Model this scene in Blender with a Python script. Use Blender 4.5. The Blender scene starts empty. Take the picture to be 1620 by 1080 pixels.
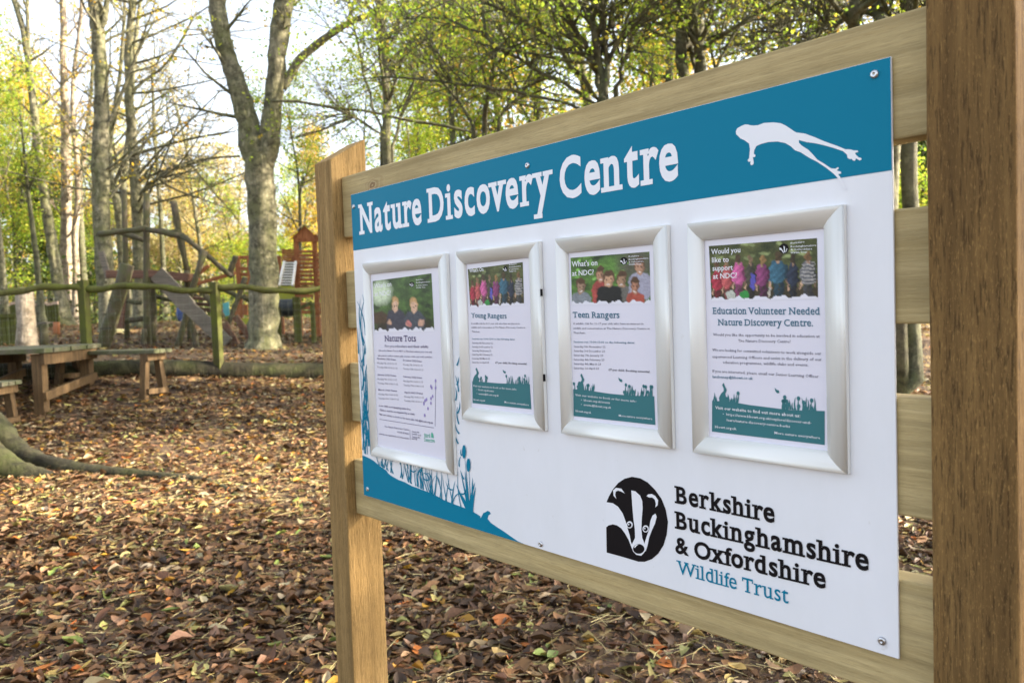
import bpy, bmesh, math, random
import numpy as np
from mathutils import Vector, Matrix
from mathutils.geometry import tessellate_polygon
R = math.radians
SC = bpy.context.scene
COL = SC.collection

# ---------------------------------------------------------------- camera
HC = 1.30                      # camera height above the near ground
FPX = 1250.0                   # focal length for a picture 1620 px wide
cx_up = np.array([-0.03491954, -0.99836098, -0.04534292])
fwd = np.array([0, 0, 1.0])
cY = fwd - cx_up*(fwd @ cx_up); cY /= np.linalg.norm(cY)
cX = np.cross(cY, cx_up)
BAS = np.stack([cX, cY, cx_up])            # camera space (x right, y down, z forward) -> world
CAM = np.array([0, 0, HC])
cam_d = bpy.data.cameras.new('camera'); cam = bpy.data.objects.new('camera', cam_d); COL.objects.link(cam)
SC.camera = cam
rx = BAS @ np.array([1, 0, 0]); ry = BAS @ np.array([0, -1, 0]); rz = BAS @ np.array([0, 0, -1])
M = Matrix(((rx[0], ry[0], rz[0], 0), (rx[1], ry[1], rz[1], 0), (rx[2], ry[2], rz[2], HC), (0, 0, 0, 1)))
cam.matrix_world = M
cam_d.sensor_width = 36; cam_d.lens = FPX*36/1620
cam_d.clip_start = 0.05; cam_d.clip_end = 1500
cam_d.dof.use_dof = True; cam_d.dof.focus_distance = 1.35; cam_d.dof.aperture_fstop = 7.2
cam_d.dof.aperture_blades = 7

# ---------------------------------------------------------------- world, sun, exposure
SUN_EL, SUN_AZ = 27.0, 87.0       # azimuth clockwise from +Y (straight ahead), sun to the right and a little ahead
w = bpy.data.worlds.new('World'); SC.world = w; w.use_nodes = True
nt = w.node_tree; nt.nodes.clear()
sky = nt.nodes.new('ShaderNodeTexSky'); sky.sky_type = 'NISHITA'; sky.sun_disc = False
sky.sun_elevation = R(SUN_EL); sky.sun_rotation = R(SUN_AZ); sky.dust_density = 4.0; sky.air_density = 1.0; sky.ozone_density = 1.0
hs = nt.nodes.new('ShaderNodeHueSaturation'); hs.inputs['Saturation'].default_value = 0.5
bg = nt.nodes.new('ShaderNodeBackground'); bg.inputs[1].default_value = 0.115
wo = nt.nodes.new('ShaderNodeOutputWorld')
nt.links.new(sky.outputs[0], hs.inputs['Color']); nt.links.new(hs.outputs[0], bg.inputs[0]); nt.links.new(bg.outputs[0], wo.inputs[0])
sd = bpy.data.lights.new('sun', 'SUN'); sd.energy = 4.6; sd.angle = R(0.55); sd.color = (1, 0.86, 0.66)
so = bpy.data.objects.new('sun', sd); COL.objects.link(so)
SUNV = Vector((math.sin(R(SUN_AZ))*math.cos(R(SUN_EL)), math.cos(R(SUN_AZ))*math.cos(R(SUN_EL)), math.sin(R(SUN_EL))))
so.rotation_euler = SUNV.to_track_quat('Z', 'Y').to_euler()
so.location = SUNV*60
SC.view_settings.view_transform = 'Standard'; SC.view_settings.look = 'None'
SC.view_settings.exposure = 2.48; SC.view_settings.gamma = 1; SC.view_settings.use_curve_mapping = False
SC.render.engine = 'CYCLES'
SC.cycles.max_bounces = 6; SC.cycles.diffuse_bounces = 4; SC.cycles.transmission_bounces = 4; SC.cycles.glossy_bounces = 3

# ---------------------------------------------------------------- geometry of the place
def ray(px, py): return BAS @ np.array([(px-810)/FPX, (py-540)/FPX, 1.0])
def at(px, py, d):
    """world point seen at picture position px, py (1620 wide) at distance d straight ahead"""
    r = ray(px, py); return CAM + r*(d/r[1])
def fence_y(x): return 9.3 + (np.clip(x, -14, 3)+4.98)*0.26
def hill(x, y):
    x = np.asarray(x, float); y = np.asarray(y, float)
    fl = fence_y(x)
    zf = np.clip(0.45+0.1*(-2.4-x), 0.30, 0.66)
    zb = np.clip(0.64+0.03*(-2.4-x), 0.56, 0.82)
    t = np.clip((y-2.5)/(fl-2.5), 0, 1)
    front = zf*t**3.2
    back = zb+0.024*np.clip(y-fl, 0, 14)
    s = np.clip((y-fl-0.02)/0.14, 0, 1); s = s*s*(3-2*s)
    z = front*(1-s)+back*s
    z = z+0.02*np.sin(x*1.3+1)*np.sin(y*0.9+2)*np.clip(y/6, 0, 1)
    return z
def bump(x, y):
    return 0.010*np.sin(x*7.1+1.3*np.sin(y*5.3))*np.sin(y*6.3+0.7) + 0.006*np.sin(x*17+y*9)*np.sin(y*15-x*6)
def gz(x, y): return float(hill(x, y)+bump(x, y))
def gpt(px, d):
    """ground point below picture column px at distance d"""
    p = at(px, 500, d)
    for _ in range(4):
        z = gz(p[0], p[1]); 
        # keep the column: slide along the leaning vertical of the tilted camera
        c = BAS.T @ (np.array([p[0], d, z])-CAM); err = (px-(c[0]/c[2]*FPX+810))
        p[0] += err*c[2]/FPX; p[1] = d
    return np.array([p[0], d, gz(p[0], d)])

# ---------------------------------------------------------------- helpers
def tag(o, label=None, cat=None, group=None, kind=None):
    if label: o['label'] = label
    if cat: o['category'] = cat
    if group: o['group'] = group
    if kind: o['kind'] = kind
    return o
def empty(name, loc, rz=0, **k):
    o = bpy.data.objects.new(name, None); COL.objects.link(o); o.location = loc; o.rotation_euler = (0, 0, rz)
    o.empty_display_size = 0.1
    return tag(o, **k)
def rootinv(parent):
    """parent's world matrix inverse as numpy (roots are unparented)"""
    m = Matrix.Translation(parent.location) @ parent.rotation_euler.to_matrix().to_4x4()
    return m
class MB:
    def __init__(s): s.v = []; s.f = []; s.c = []; s.n = 0
    def add(s, verts, faces, col=None):
        verts = np.asarray(verts, float).reshape(-1, 3); b = s.n
        s.v.append(verts); s.f.extend([tuple(int(i)+b for i in f) for f in faces]); s.n += len(verts)
        if col is not None:
            col = np.asarray(col, float)
            s.c.append(np.tile(col[:3], (len(verts), 1)) if col.ndim == 1 else col[:, :3])
        return s
    def box(s, x0, x1, y0, y1, z0, z1, col=None):
        v = [(x, y, z) for x in (x0, x1) for y in (y0, y1) for z in (z0, z1)]
        s.add(v, [(0, 1, 3, 2), (4, 6, 7, 5), (0, 4, 5, 1), (2, 3, 7, 6), (0, 2, 6, 4), (1, 5, 7, 3)], col); return s
    def hexa(s, p, col=None):
        """8 points: 4 of one end then 4 of the other, same order"""
        s.add(p, [(3, 2, 1, 0), (4, 5, 6, 7), (0, 1, 5, 4), (1, 2, 6, 5), (2, 3, 7, 6), (3, 0, 4, 7)], col); return s
    def beam(s, a, b, w, h, up=(0, 0, 1), col=None):
        a = np.array(a, float); b = np.array(b, float); d = b-a; d /= np.linalg.norm(d)
        u = np.array(up, float); r = np.cross(d, u)
        if np.linalg.norm(r) < 1e-4: u = np.array([1., 0, 0]); r = np.cross(d, u)
        r /= np.linalg.norm(r); u = np.cross(r, d)
        q = [-r*w/2-u*h/2, r*w/2-u*h/2, r*w/2+u*h/2, -r*w/2+u*h/2]
        return s.hexa([a+k for k in q]+[b+k for k in q], col)
    def tube(s, pts, rad, n=6, cap=True, wob=0, rng=None, col=None):
        pts = np.asarray(pts, float); k = len(pts); rad = np.broadcast_to(np.asarray(rad, float), (k,))
        t = np.gradient(pts, axis=0); t /= np.maximum(np.linalg.norm(t, axis=1, keepdims=True), 1e-9)
        u = np.cross(t[0], [0, 0, 1.0]) if abs(t[0][2]) < .9 else np.cross(t[0], [1.0, 0, 0]); u /= np.linalg.norm(u)
        a = np.arange(n)*2*math.pi/n; V = []
        for i in range(k):
            u = u-t[i]*(u @ t[i]); u /= max(np.linalg.norm(u), 1e-9); w_ = np.cross(t[i], u)
            rr = np.full(n, rad[i])
            if wob and rng is not None: rr = rr*(1+wob*rng.uniform(-1, 1, n))
            V.append(pts[i]+(np.outer(np.cos(a)*rr, u)+np.outer(np.sin(a)*rr, w_)))
        V = np.concatenate(V); F = []
        for i in range(k-1):
            for j in range(n): F.append((i*n+j, i*n+(j+1) % n, (i+1)*n+(j+1) % n, (i+1)*n+j))
        if cap: F.append(tuple(range(n-1, -1, -1))); F.append(tuple((k-1)*n+j for j in range(n)))
        return s.add(V, F, col)
    def poly(s, pts3, col=None):
        tri = tessellate_polygon([[Vector(p) for p in pts3]])
        n = len(pts3); F = []
        for t in tri: F.append(tuple(t))
        return s.add(pts3, F, col)
    def build(s, name, mat, parent=None, smooth=False, world=False, bevel=0, **k):
        V = np.concatenate(s.v) if s.v else np.zeros((0, 3))
        if world and parent is not None:
            mi = np.array(rootinv(parent).inverted()); V = V @ mi[:3, :3].T + mi[:3, 3]
        me = bpy.data.meshes.new(name); me.from_pydata(V.tolist(), [], s.f)
        if s.c and sum(len(c) for c in s.c) == len(V):
            at_ = me.attributes.new('Col', 'FLOAT_COLOR', 'POINT')
            C = np.concatenate(s.c); at_.data.foreach_set('color', np.concatenate([C, np.ones((len(C), 1))], 1).astype(np.float32).ravel())
        me.materials.append(mat)
        if smooth: me.shade_smooth()
        o = bpy.data.objects.new(name, me); COL.objects.link(o)
        if parent is not None: o.parent = parent
        if bevel:
            b = o.modifiers.new('bevel', 'BEVEL'); b.width = bevel; b.segments = 2; b.limit_method = 'ANGLE'
        return tag(o, **k)
def raw_mesh(name, V, F4, C, mat, smooth=False):
    """fast mesh of many alike faces: V (n,3), F4 (m,k) index array, C (n,3)"""
    me = bpy.data.meshes.new(name); k = F4.shape[1]
    me.vertices.add(len(V)); me.vertices.foreach_set('co', V.astype(np.float32).ravel())
    me.loops.add(F4.size); me.loops.foreach_set('vertex_index', F4.astype(np.int32).ravel())
    me.polygons.add(len(F4)); me.polygons.foreach_set('loop_start', np.arange(0, F4.size, k, dtype=np.int32))
    me.update(calc_edges=True)
    if C is not None:
        a = me.attributes.new('Col', 'FLOAT_COLOR', 'POINT')
        a.data.foreach_set('color', np.concatenate([C, np.ones((len(C), 1))], 1).astype(np.float32).ravel())
    me.materials.append(mat)
    if smooth: me.shade_smooth()
    return me
def link(name, me, parent=None, **k):
    o = bpy.data.objects.new(name, me); COL.objects.link(o)
    if parent is not None: o.parent = parent
    return tag(o, **k)
def dup(root, loc, rz=0, sc=1.0, **k):
    r = root.copy(); COL.objects.link(r); r.location = loc; r.rotation_euler = (0, 0, rz); r.scale = (sc, sc, sc)
    tag(r, **k)
    for ch in list(root.children):
        c = ch.copy(); COL.objects.link(c); c.parent = r
        for g in list(ch.children):
            d = g.copy(); COL.objects.link(d); d.parent = c
    return r

# ---------------------------------------------------------------- materials
class NT:
    def __init__(s, name):
        s.m = bpy.data.materials.new(name); s.m.use_nodes = True; s.t = s.m.node_tree; s.t.nodes.clear()
        s.out = s.n('ShaderNodeOutputMaterial')
    def n(s, t, **k):
        x = s.t.nodes.new(t)
        for a, b in k.items(): setattr(x, a, b)
        return x
    def l(s, a, b): s.t.links.new(a, b)
    def coord(s, scale=(1, 1, 1), kind='Object', rot=(0, 0, 0)):
        c = s.n('ShaderNodeTexCoord'); m = s.n('ShaderNodeMapping'); m.inputs['Scale'].default_value = scale; m.inputs['Rotation'].default_value = rot
        s.l(c.outputs[kind], m.inputs[0]); return m.outputs[0]
    def noise(s, vec, scale, detail=4, rough=.6, dist=0):
        x = s.n('ShaderNodeTexNoise'); x.inputs['Scale'].default_value = scale; x.inputs['Detail'].default_value = detail
        x.inputs['Roughness'].default_value = rough; x.inputs['Distortion'].default_value = dist; s.l(vec, x.inputs['Vector']); return x.outputs['Fac']
    def ramp(s, fac, stops):
        x = s.n('ShaderNodeValToRGB'); e = x.color_ramp.elements
        while len(e) < len(stops): e.new(0.5)
        for i, (p, c) in enumerate(stops): e[i].position = p; e[i].color = (*c, 1)
        s.l(fac, x.inputs[0]); return x.outputs[0]
    def mix(s, fac, a, b, mode='MIX'):
        x = s.n('ShaderNodeMix', data_type='RGBA', blend_type=mode)
        for sock, v in ((x.inputs[0], fac), (x.inputs[6], a), (x.inputs[7], b)):
            if isinstance(v, (int, float)): sock.default_value = v
            elif isinstance(v, tuple): sock.default_value = (*v, 1)
            else: s.l(v, sock)
        return x.outputs[2]
    def bsdf(s, col, rough=.8, bump=None, bs=.3, bd=.01, metal=0, spec=.3):
        b = s.n('ShaderNodeBsdfPrincipled'); 
        if isinstance(col, tuple): b.inputs['Base Color'].default_value = (*col, 1)
        else: s.l(col, b.inputs['Base Color'])
        if isinstance(rough, (int, float)): b.inputs['Roughness'].default_value = rough
        else: s.l(rough, b.inputs['Roughness'])
        b.inputs['Metallic'].default_value = metal; b.inputs['Specular IOR Level'].default_value = spec
        if bump is not None:
            u = s.n('ShaderNodeBump'); u.inputs['Strength'].default_value = bs; u.inputs['Distance'].default_value = bd
            s.l(bump, u.inputs['Height']); s.l(u.outputs[0], b.inputs['Normal'])
        s.l(b.outputs[0], s.out.inputs[0]); s.b = b; return s.m
def plain(name, col, rough=.6, metal=0, spec=.3, var=.12, sc=20):
    t = NT(name); v = t.coord(); f = t.noise(v, sc, 5)
    c = t.ramp(f, [(.25, tuple(x*(1-var) for x in col)), (.75, tuple(min(1, x*(1+var)) for x in col))])
    return t.bsdf(c, rough, f, .1, .002, metal, spec)
def wood(name, lo, hi, axis=0, knots=True, moss=None, rough=.75, bumps=.5, freq=1.0, dark=(.10, .05, .02), tick=0.0, soft=1.0, avoid=None):
    """grain runs along local axis 0/1/2"""
    t = NT(name); sc = [34*freq]*3; sc[axis] = 1.6*freq
    v = t.coord(tuple(sc)); inf = t.n('ShaderNodeObjectInfo')
    add = t.n('ShaderNodeVectorMath', operation='ADD'); cmb = t.n('ShaderNodeCombineXYZ')
    mul = t.n('ShaderNodeMath', operation='MULTIPLY'); mul.inputs[1].default_value = 50; t.l(inf.outputs['Random'], mul.inputs[0])
    for i in range(3): t.l(mul.outputs[0], cmb.inputs[i])
    t.l(v, add.inputs[0]); t.l(cmb.outputs[0], add.inputs[1]); v = add.outputs[0]
    g1 = t.noise(v, 1.0, 6, .65, .6)
    sc2 = [9*freq]*3; sc2[axis] = .9*freq
    v2 = t.coord(tuple(sc2)); a2 = t.n('ShaderNodeVectorMath', operation='ADD'); t.l(v2, a2.inputs[0]); t.l(cmb.outputs[0], a2.inputs[1]); v2 = a2.outputs[0]
    g2 = t.noise(v2, 1.0, 3, .5, 1.2)
    wv = t.n('ShaderNodeTexWave', wave_type='RINGS', rings_direction='XYZ'[axis]); wv.inputs['Scale'].default_value = .9
    wv.inputs['Distortion'].default_value = 5; wv.inputs['Detail'].default_value = 3; t.l(v2, wv.inputs['Vector'])
    c = t.ramp(g1, [(.3, lo), (.72, hi)])
    c = t.mix(t.ramp(g2, [(.35, (0, 0, 0)), (.7, (.55, .55, .55))]), c, tuple(x*.62 for x in lo))
    c = t.mix(t.ramp(wv.outputs['Fac'], [(.0, (.35,)*3), (.35, (0, 0, 0))]), c, tuple(x*.55 for x in lo))
    sf = [190*freq]*3; sf[axis] = 7*freq
    fine = t.noise(t.coord(tuple(sf)), 1.0, 4, .7)
    c = t.mix(t.ramp(fine, [(.40, (.5*soft,)*3), (.50, (0, 0, 0))]), c, tuple(x*.5 for x in lo))
    c = t.mix(t.ramp(fine, [(.55, (0,)*3), (.72, (.35,)*3)]), c, tuple(min(1, x*1.35) for x in hi))
    if tick:
        st = [420]*3; st[axis] = 34; tk = t.noise(t.coord(tuple(st)), 1.0, 3, .6); s2 = [900]*3; s2[axis] = 160; tk2 = t.noise(t.coord(tuple(s2)), 1.0, 2, .6)
        c = t.mix(t.ramp(tk, [(.36, (tick,)*3), (.46, (0, 0, 0))]), c, tuple(x*.28 for x in lo)); c = t.mix(t.ramp(tk2, [(.58, (0,)*3), (.72, (tick*.7,)*3)]), c, tuple(min(1, x*1.5) for x in hi)); fine = tk
    big = t.noise(t.coord((3, 3, 3)), 1.0, 4, .6)
    c = t.mix(t.ramp(big, [(.35, (.30,)*3), (.6, (0, 0, 0))]), c, tuple(x*.6 for x in lo))
    if knots:
        k3 = [9.5]*3; k3[axis] = 4.6; k3[1] = 0.0 if axis != 1 else 4.6
        v3 = t.coord(tuple(k3)); a3 = t.n('ShaderNodeVectorMath', operation='ADD'); t.l(v3, a3.inputs[0]); t.l(cmb.outputs[0], a3.inputs[1])
        dn = t.n('ShaderNodeTexNoise'); dn.inputs['Scale'].default_value = 2.2; dn.inputs['Detail'].default_value = 3; t.l(a3.outputs[0], dn.inputs['Vector']); ds = t.n('ShaderNodeVectorMath', operation='MULTIPLY_ADD'); ds.inputs[1].default_value = (.35,)*3; t.l(dn.outputs['Color'], ds.inputs[0]); t.l(a3.outputs[0], ds.inputs[2]); a3 = ds
        vo = t.n('ShaderNodeTexVoronoi'); vo.inputs['Scale'].default_value = 1.0; t.l(a3.outputs[0], vo.inputs['Vector'])
        rg = t.n('ShaderNodeMath', operation='SINE'); ml_ = t.n('ShaderNodeMath', operation='MULTIPLY'); ml_.inputs[1].default_value = 120; t.l(vo.outputs['Distance'], ml_.inputs[0]); t.l(ml_.outputs[0], rg.inputs[0])
        c = t.mix(t.ramp(vo.outputs['Distance'], [(.0, (.95,)*3), (.05, (.8,)*3), (.085, (.35,)*3), (.20, (0, 0, 0))]), c, t.mix(t.ramp(rg.outputs[0], [(0, (0,)*3), (1, (1,)*3)]), dark, tuple(x*.75 for x in hi)))
    g1 = t.mix(.5, g1, fine)
    if moss:
        f = t.noise(t.coord((6, 6, 6)), 1.2, 5, .7); c = t.mix(t.ramp(f, [(.38, (0, 0, 0)), (.62, (.85,)*3)]), c, moss)
    return t.bsdf(c, rough, g1, bumps, .004)
def bark(name, lo, hi, moss, mossamt=.5, vs=3.0):
    t = NT(name); f = t.noise(t.coord((14, 14, vs)), 1.0, 8, .7, .5); f2 = t.noise(t.coord((2.2, 2.2, 1.6)), 1.0, 5, .65)
    f3 = t.noise(t.coord((9, 9, 16)), 1.0, 4, .6)
    c = t.ramp(f, [(.3, lo), (.68, hi)])
    c = t.mix(t.ramp(f3, [(.55, (0, 0, 0)), (.7, (.45,)*3)]), c, tuple(min(1, x*1.7) for x in hi))
    c = t.mix(t.ramp(f2, [(.38, (0, 0, 0)), (.65, (mossamt,)*3)]), c, moss)
    f4 = t.noise(t.coord((5, 5, 7)), 1.0, 6, .75); c = t.mix(t.ramp(f4, [(.40, (.75,)*3), (.54, (0, 0, 0))]), c, tuple(x*.42 for x in lo))
    f5 = t.noise(t.coord((7, 7, 3.5)), 1.7, 5, .7); c = t.mix(t.ramp(f5, [(.56, (0,)*3), (.68, (.6,)*3)]), c, tuple(min(1, x*1.5) for x in hi))
    return t.bsdf(c, .9, f, .9, .03)
def leafmat(name, tint=None, trans=.45, rough=.6, objcol=False, gain=1.0):
    t = NT(name)
    if objcol:
        i = t.n('ShaderNodeObjectInfo'); c = i.outputs['Color']
    else:
        a = t.n('ShaderNodeAttribute'); a.attribute_name = 'Col'; c = a.outputs['Color']
        i = t.n('ShaderNodeObjectInfo')
        c = t.mix(t.ramp(i.outputs['Random'], [(0, (.0,)*3), (1, (.35,)*3)]), c, t.mix(1.0, c, tint or (1, .9, .6), 'MULTIPLY'))
    f = t.noise(t.coord((60, 60, 60)), 1.0, 4, .6)
    c = t.mix(t.ramp(f, [(.4, (0, 0, 0)), (.75, (.5,)*3)]), c, t.mix(1.0, c, (.45, .36, .3), 'MULTIPLY'))
    p = t.n('ShaderNodeBsdfPrincipled'); t.l(c, p.inputs['Base Color']); p.inputs['Roughness'].default_value = rough; p.inputs['Specular IOR Level'].default_value = .35
    tr = t.n('ShaderNodeBsdfTranslucent'); t.l(c, tr.inputs[0])
    mx = t.n('ShaderNodeMixShader'); mx.inputs[0].default_value = trans
    t.l(p.outputs[0], mx.inputs[1]); t.l(tr.outputs[0], mx.inputs[2]); t.l(mx.outputs[0], t.out.inputs[0]); return t.m
def vcol(name, rough=.5, spec=.3):
    t = NT(name); a = t.n('ShaderNodeAttribute'); a.attribute_name = 'Col'; return t.bsdf(a.outputs['Color'], rough, spec=spec)

MT = {}
MT['rail'] = wood('treated_pine', (.40, .30, .13), (.60, .48, .25), 0, dark=(.20, .11, .05), bumps=.3, soft=.35, tick=.18)
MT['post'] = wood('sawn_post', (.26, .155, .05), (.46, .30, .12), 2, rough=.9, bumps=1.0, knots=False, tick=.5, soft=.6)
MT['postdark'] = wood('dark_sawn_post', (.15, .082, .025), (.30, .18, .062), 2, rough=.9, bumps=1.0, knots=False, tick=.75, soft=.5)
MT['table'] = wood('table_wood', (.085, .052, .024), (.20, .125, .055), 2, moss=None, knots=False)
MT['tabletop'] = wood('mossy_table_top', (.11, .10, .07), (.22, .20, .14), 0, moss=(.07, .085, .03), knots=False)
MT['fence'] = wood('mossy_fence', (.055, .055, .02), (.12, .11, .04), 2, moss=(.085, .10, .014), rough=.9, knots=False)
MT['weathered'] = wood('weathered_log', (.065, .052, .035), (.18, .145, .10), 2, knots=False, moss=(.07, .075, .025))
MT['plank'] = wood('grey_plank', (.14, .12, .095), (.29, .255, .20), 0, knots=False)
MT['brownplank'] = wood('brown_plank', (.12, .06, .04), (.26, .14, .09), 0, knots=False)
MT['orange'] = wood('orange_stained_wood', (.30, .10, .035), (.52, .21, .085), 2, knots=False)
MT['bark'] = bark('smooth_grey_bark', (.075, .070, .045), (.27, .25, .17), (.10, .115, .028), .65)
MT['barkdark'] = bark('dark_green_bark', (.07, .065, .045), (.15, .14, .09), (.08, .10, .035), .7)
MT['barkpale'] = bark('pale_birch_bark', (.20, .16, .11), (.46, .40, .32), (.14, .10, .05), .6)
MT['darklog'] = bark('dark_mossy_log', (.016, .014, .009), (.045, .038, .022), (.035, .045, .008), .7)
MT['moss'] = bark('mossy_root', (.030, .024, .014), (.075, .058, .034), (.048, .055, .008), .75)
MT['crown'] = leafmat('crown_leaf', trans=.6, tint=(1, .92, .7))
MT['litter'] = leafmat('leaf_litter', trans=.15, rough=.55)
MT['single'] = leafmat('single_leaf', trans=.12, rough=.5, objcol=True)
# ================================================================ GROUND
def make_ground():
    def axis(n, near, far):
        a = np.linspace(-1, 1, n); return np.sinh(a*6.2)/math.sinh(6.2)*far
    xs = axis(281, 0, 600); ys = axis(361, 0, 600)+4.0
    X, Y = np.meshgrid(xs, ys, indexing='ij')
    # extra rows close to the bank by the fence keep the step crisp
    Z = hill(X, Y)+bump(X, Y)*np.clip(1-np.abs(Y)/60, 0, 1)
    V = np.stack([X, Y, Z], -1).reshape(-1, 3); ny = len(ys); nx = len(xs)
    i = np.arange(nx-1)[:, None]*ny+np.arange(ny-1)[None, :]
    F = np.stack([i, i+ny, i+ny+1, i+1], -1).reshape(-1, 4)
    t = NT('leafy_soil'); v = t.coord((1, 1, 1))
    vo = t.n('ShaderNodeTexVoronoi'); vo.inputs['Scale'].default_value = 26; t.l(v, vo.inputs['Vector'])
    n1 = t.noise(v, 40, 6, .7); n2 = t.noise(v, 1.4, 4, .6); n3 = t.noise(v, 9, 5, .6)
    c = t.ramp(t.n('ShaderNodeSeparateColor').outputs[0], [(0, (0, 0, 0)), (1, (1, 1, 1))])
    sp = t.n('ShaderNodeSeparateColor'); t.l(vo.outputs['Color'], sp.inputs[0])
    leaf = t.ramp(sp.outputs[0], [(0, (.03, .018, .011)), (.35, (.075, .042, .022)), (.6, (.16, .09, .045)), (.85, (.28, .18, .075)), (1, (.33, .26, .10))])
    soil = t.ramp(n1, [(.3, (.02, .014, .010)), (.7, (.075, .048, .032))])
    c = t.mix(t.ramp(n3, [(.40, (0, 0, 0)), (.6, (.8,)*3)]), soil, leaf)
    t.bsdf(c, .8, n1, .8, .02)
    me = raw_mesh('ground', V, F, None, t.m, True)
    return link('ground', me, kind='structure', label='woodland floor of dark soil covered in fallen autumn leaves')
ground = make_ground()

PAL = np.array([[.062, .038, .020], [.10, .058, .030], [.155, .090, .045], [.22, .125, .060], [.31, .19, .10], [.40, .27, .16],
                [.44, .36, .14], [.40, .40, .16], [.22, .30, .08], [.55, .33, .05], [.50, .17, .04], [.46, .42, .28]])
def pal(rng, n, w): 
    w = np.array(w, float); c = PAL[rng.choice(len(PAL), n, p=w/w.sum())]
    return c*np.array([.80, .73, .66])*rng.uniform(.6, 1.3, (n, 1))*rng.uniform(.92, 1.08, (n, 3))
W_NEAR = [20, 20, 17, 12, 8, 5, 4, 3, 1.2, 1.2, 1.0, 3]
W_FAR = [9, 11, 12, 11, 10, 11, 10, 6, 1.2, 3, 1.6, 9]  # paler mix than near: sunlight past the foreground put into the leaf colours
def leaf_proto(detail):
    if detail:   # 11 points: base, tip, 3 midrib, 3 left, 3 right
        x = np.array([-.5, .5, -.25, .0, .25, -.3, 0, .28, -.3, 0, .28]); y = np.array([0, 0, 0, 0, 0, .2, .27, .17, -.2, -.27, -.17])
        F = [(0, 2, 5), (2, 3, 6), (2, 6, 5), (3, 4, 7), (3, 7, 6), (4, 1, 7), (0, 8, 2), (2, 8, 9), (2, 9, 3), (3, 9, 10), (3, 10, 4), (4, 10, 1)]
        return x, y, np.array(F)
    x = np.array([-.5, .5, -.08, -.08]); y = np.array([0, 0, .27, -.27])
    return x, y, np.array([(0, 1, 2), (1, 0, 3)])
def litter(name, rng, px, py, size, wts, detail, label=None, lift=.012):
    n = len(px); x, y, F = leaf_proto(detail)
    L = rng.uniform(*size, n)*rng.uniform(.6, 1.1, n); asp = rng.uniform(.38, 1.0, n)
    lx = x[None]*L[:, None]; ly = y[None]*(L*asp)[:, None]
    k1 = rng.normal(0, 1.1, n)/L*.12*4; k2 = rng.normal(.35, .6, n)/L*.12*6
    lz = k1[:, None]*lx**2+k2[:, None]*np.abs(ly)**1.5*np.sqrt(.02)*6
    tx = rng.normal(0, .17, n); ty = rng.normal(0, .15, n); az = rng.uniform(0, 2*math.pi, n)
    lz2 = lz+lx*np.tan(np.clip(tx, -1, 1))[:, None]+ly*np.tan(np.clip(ty, -1, 1))[:, None]
    X = lx*np.cos(az)[:, None]-ly*np.sin(az)[:, None]+px[:, None]; Y = lx*np.sin(az)[:, None]+ly*np.cos(az)[:, None]+py[:, None]
    base = (hill(px, py)+bump(px, py)+rng.uniform(.002, lift+.01, n))[:, None]
    V = np.stack([X, Y, base+lz2], -1).reshape(-1, 3)
    FF = (F[None]+(np.arange(n)*len(x))[:, None, None]).reshape(-1, 3)
    C = np.repeat(pal(rng, n, wts), len(x), 0)
    me = raw_mesh(name, V, FF, C, MT['litter'])
    return link(name, me, kind='stuff', label=label)
rng = np.random.default_rng(5)
def wedge(rng, n, y0, y1, pw=1.0, l=-.75, r=.72):
    y = y0+(y1-y0)*rng.uniform(0, 1, n)**pw; x = (rng.uniform(0, 1, n)*(r-l)+l)*y+rng.uniform(-.4, .4, n); return x, y
def thin(x, y, amt=.75):
    m = np.sin(x*1.9+1.1*np.sin(y*1.3)+.7)*np.sin(y*1.7+.8*np.sin(x*2.3)+2.1)+.45*np.sin(x*5.3+y*2.1)*np.sin(y*4.7-x)
    keep = rng.random(len(x)) > amt*np.clip((m-.15)*1.8, 0, 1); return x[keep], y[keep]
x, y = thin(*wedge(rng, 38000, 1.7, 5.2, .8)); 

litter('leaf_litter', rng, x, y, (.045, .105), W_NEAR, True, 'thick litter of brown, tan and yellow leaves on the near ground')
x, y = wedge(rng, 30000, 1.7, 5.4, .8)
litter('leaf_crumbs', rng, x, y, (.010, .034), W_NEAR, False, 'broken crumbs of leaf between the larger leaves on the near ground', lift=.006)
x, y = thin(*wedge(rng, 42000, 4.9, 10.2, .85), .4)
litter('leaf_litter', rng, x, y, (.05, .11), W_FAR, True, 'litter of fallen leaves between the sign and the fence, coloured pale as if sunlit')
x, y = wedge(rng, 60000, 9.8, 30, .8)
litter('leaf_litter', rng, x, y, (.07, .14), W_FAR, False, 'fallen leaves covering the play area behind the rustic fence', lift=.02)
# stalks and thin twigs in the litter
mb = MB(); x, y = wedge(rng, 4200, 1.9, 6.5)
for a, b in zip(x, y):
    L = rng.uniform(.04, .16); az = rng.uniform(0, 6.28); z = gz(a, b)+rng.uniform(.012, .028)
    d = np.array([math.cos(az), math.sin(az), rng.uniform(-.15, .15)]); s = np.array([-d[1], d[0], 0])*rng.uniform(-.25, .25)
    p = np.array([a, b, z]); c = np.array([.46, .38, .18])*rng.uniform(.5, 1.2) if rng.random() < .7 else np.array([.10, .06, .04])
    mb.tube([p-d*L/2, p+s*L*.5, p+d*L/2], [.0016, .0014, .001], 3, False, col=c)
mb.build('leaf_stalk', vcol('stalk', .7), kind='stuff', label='thin pale stalks and grass stems scattered through the leaf litter')
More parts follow.
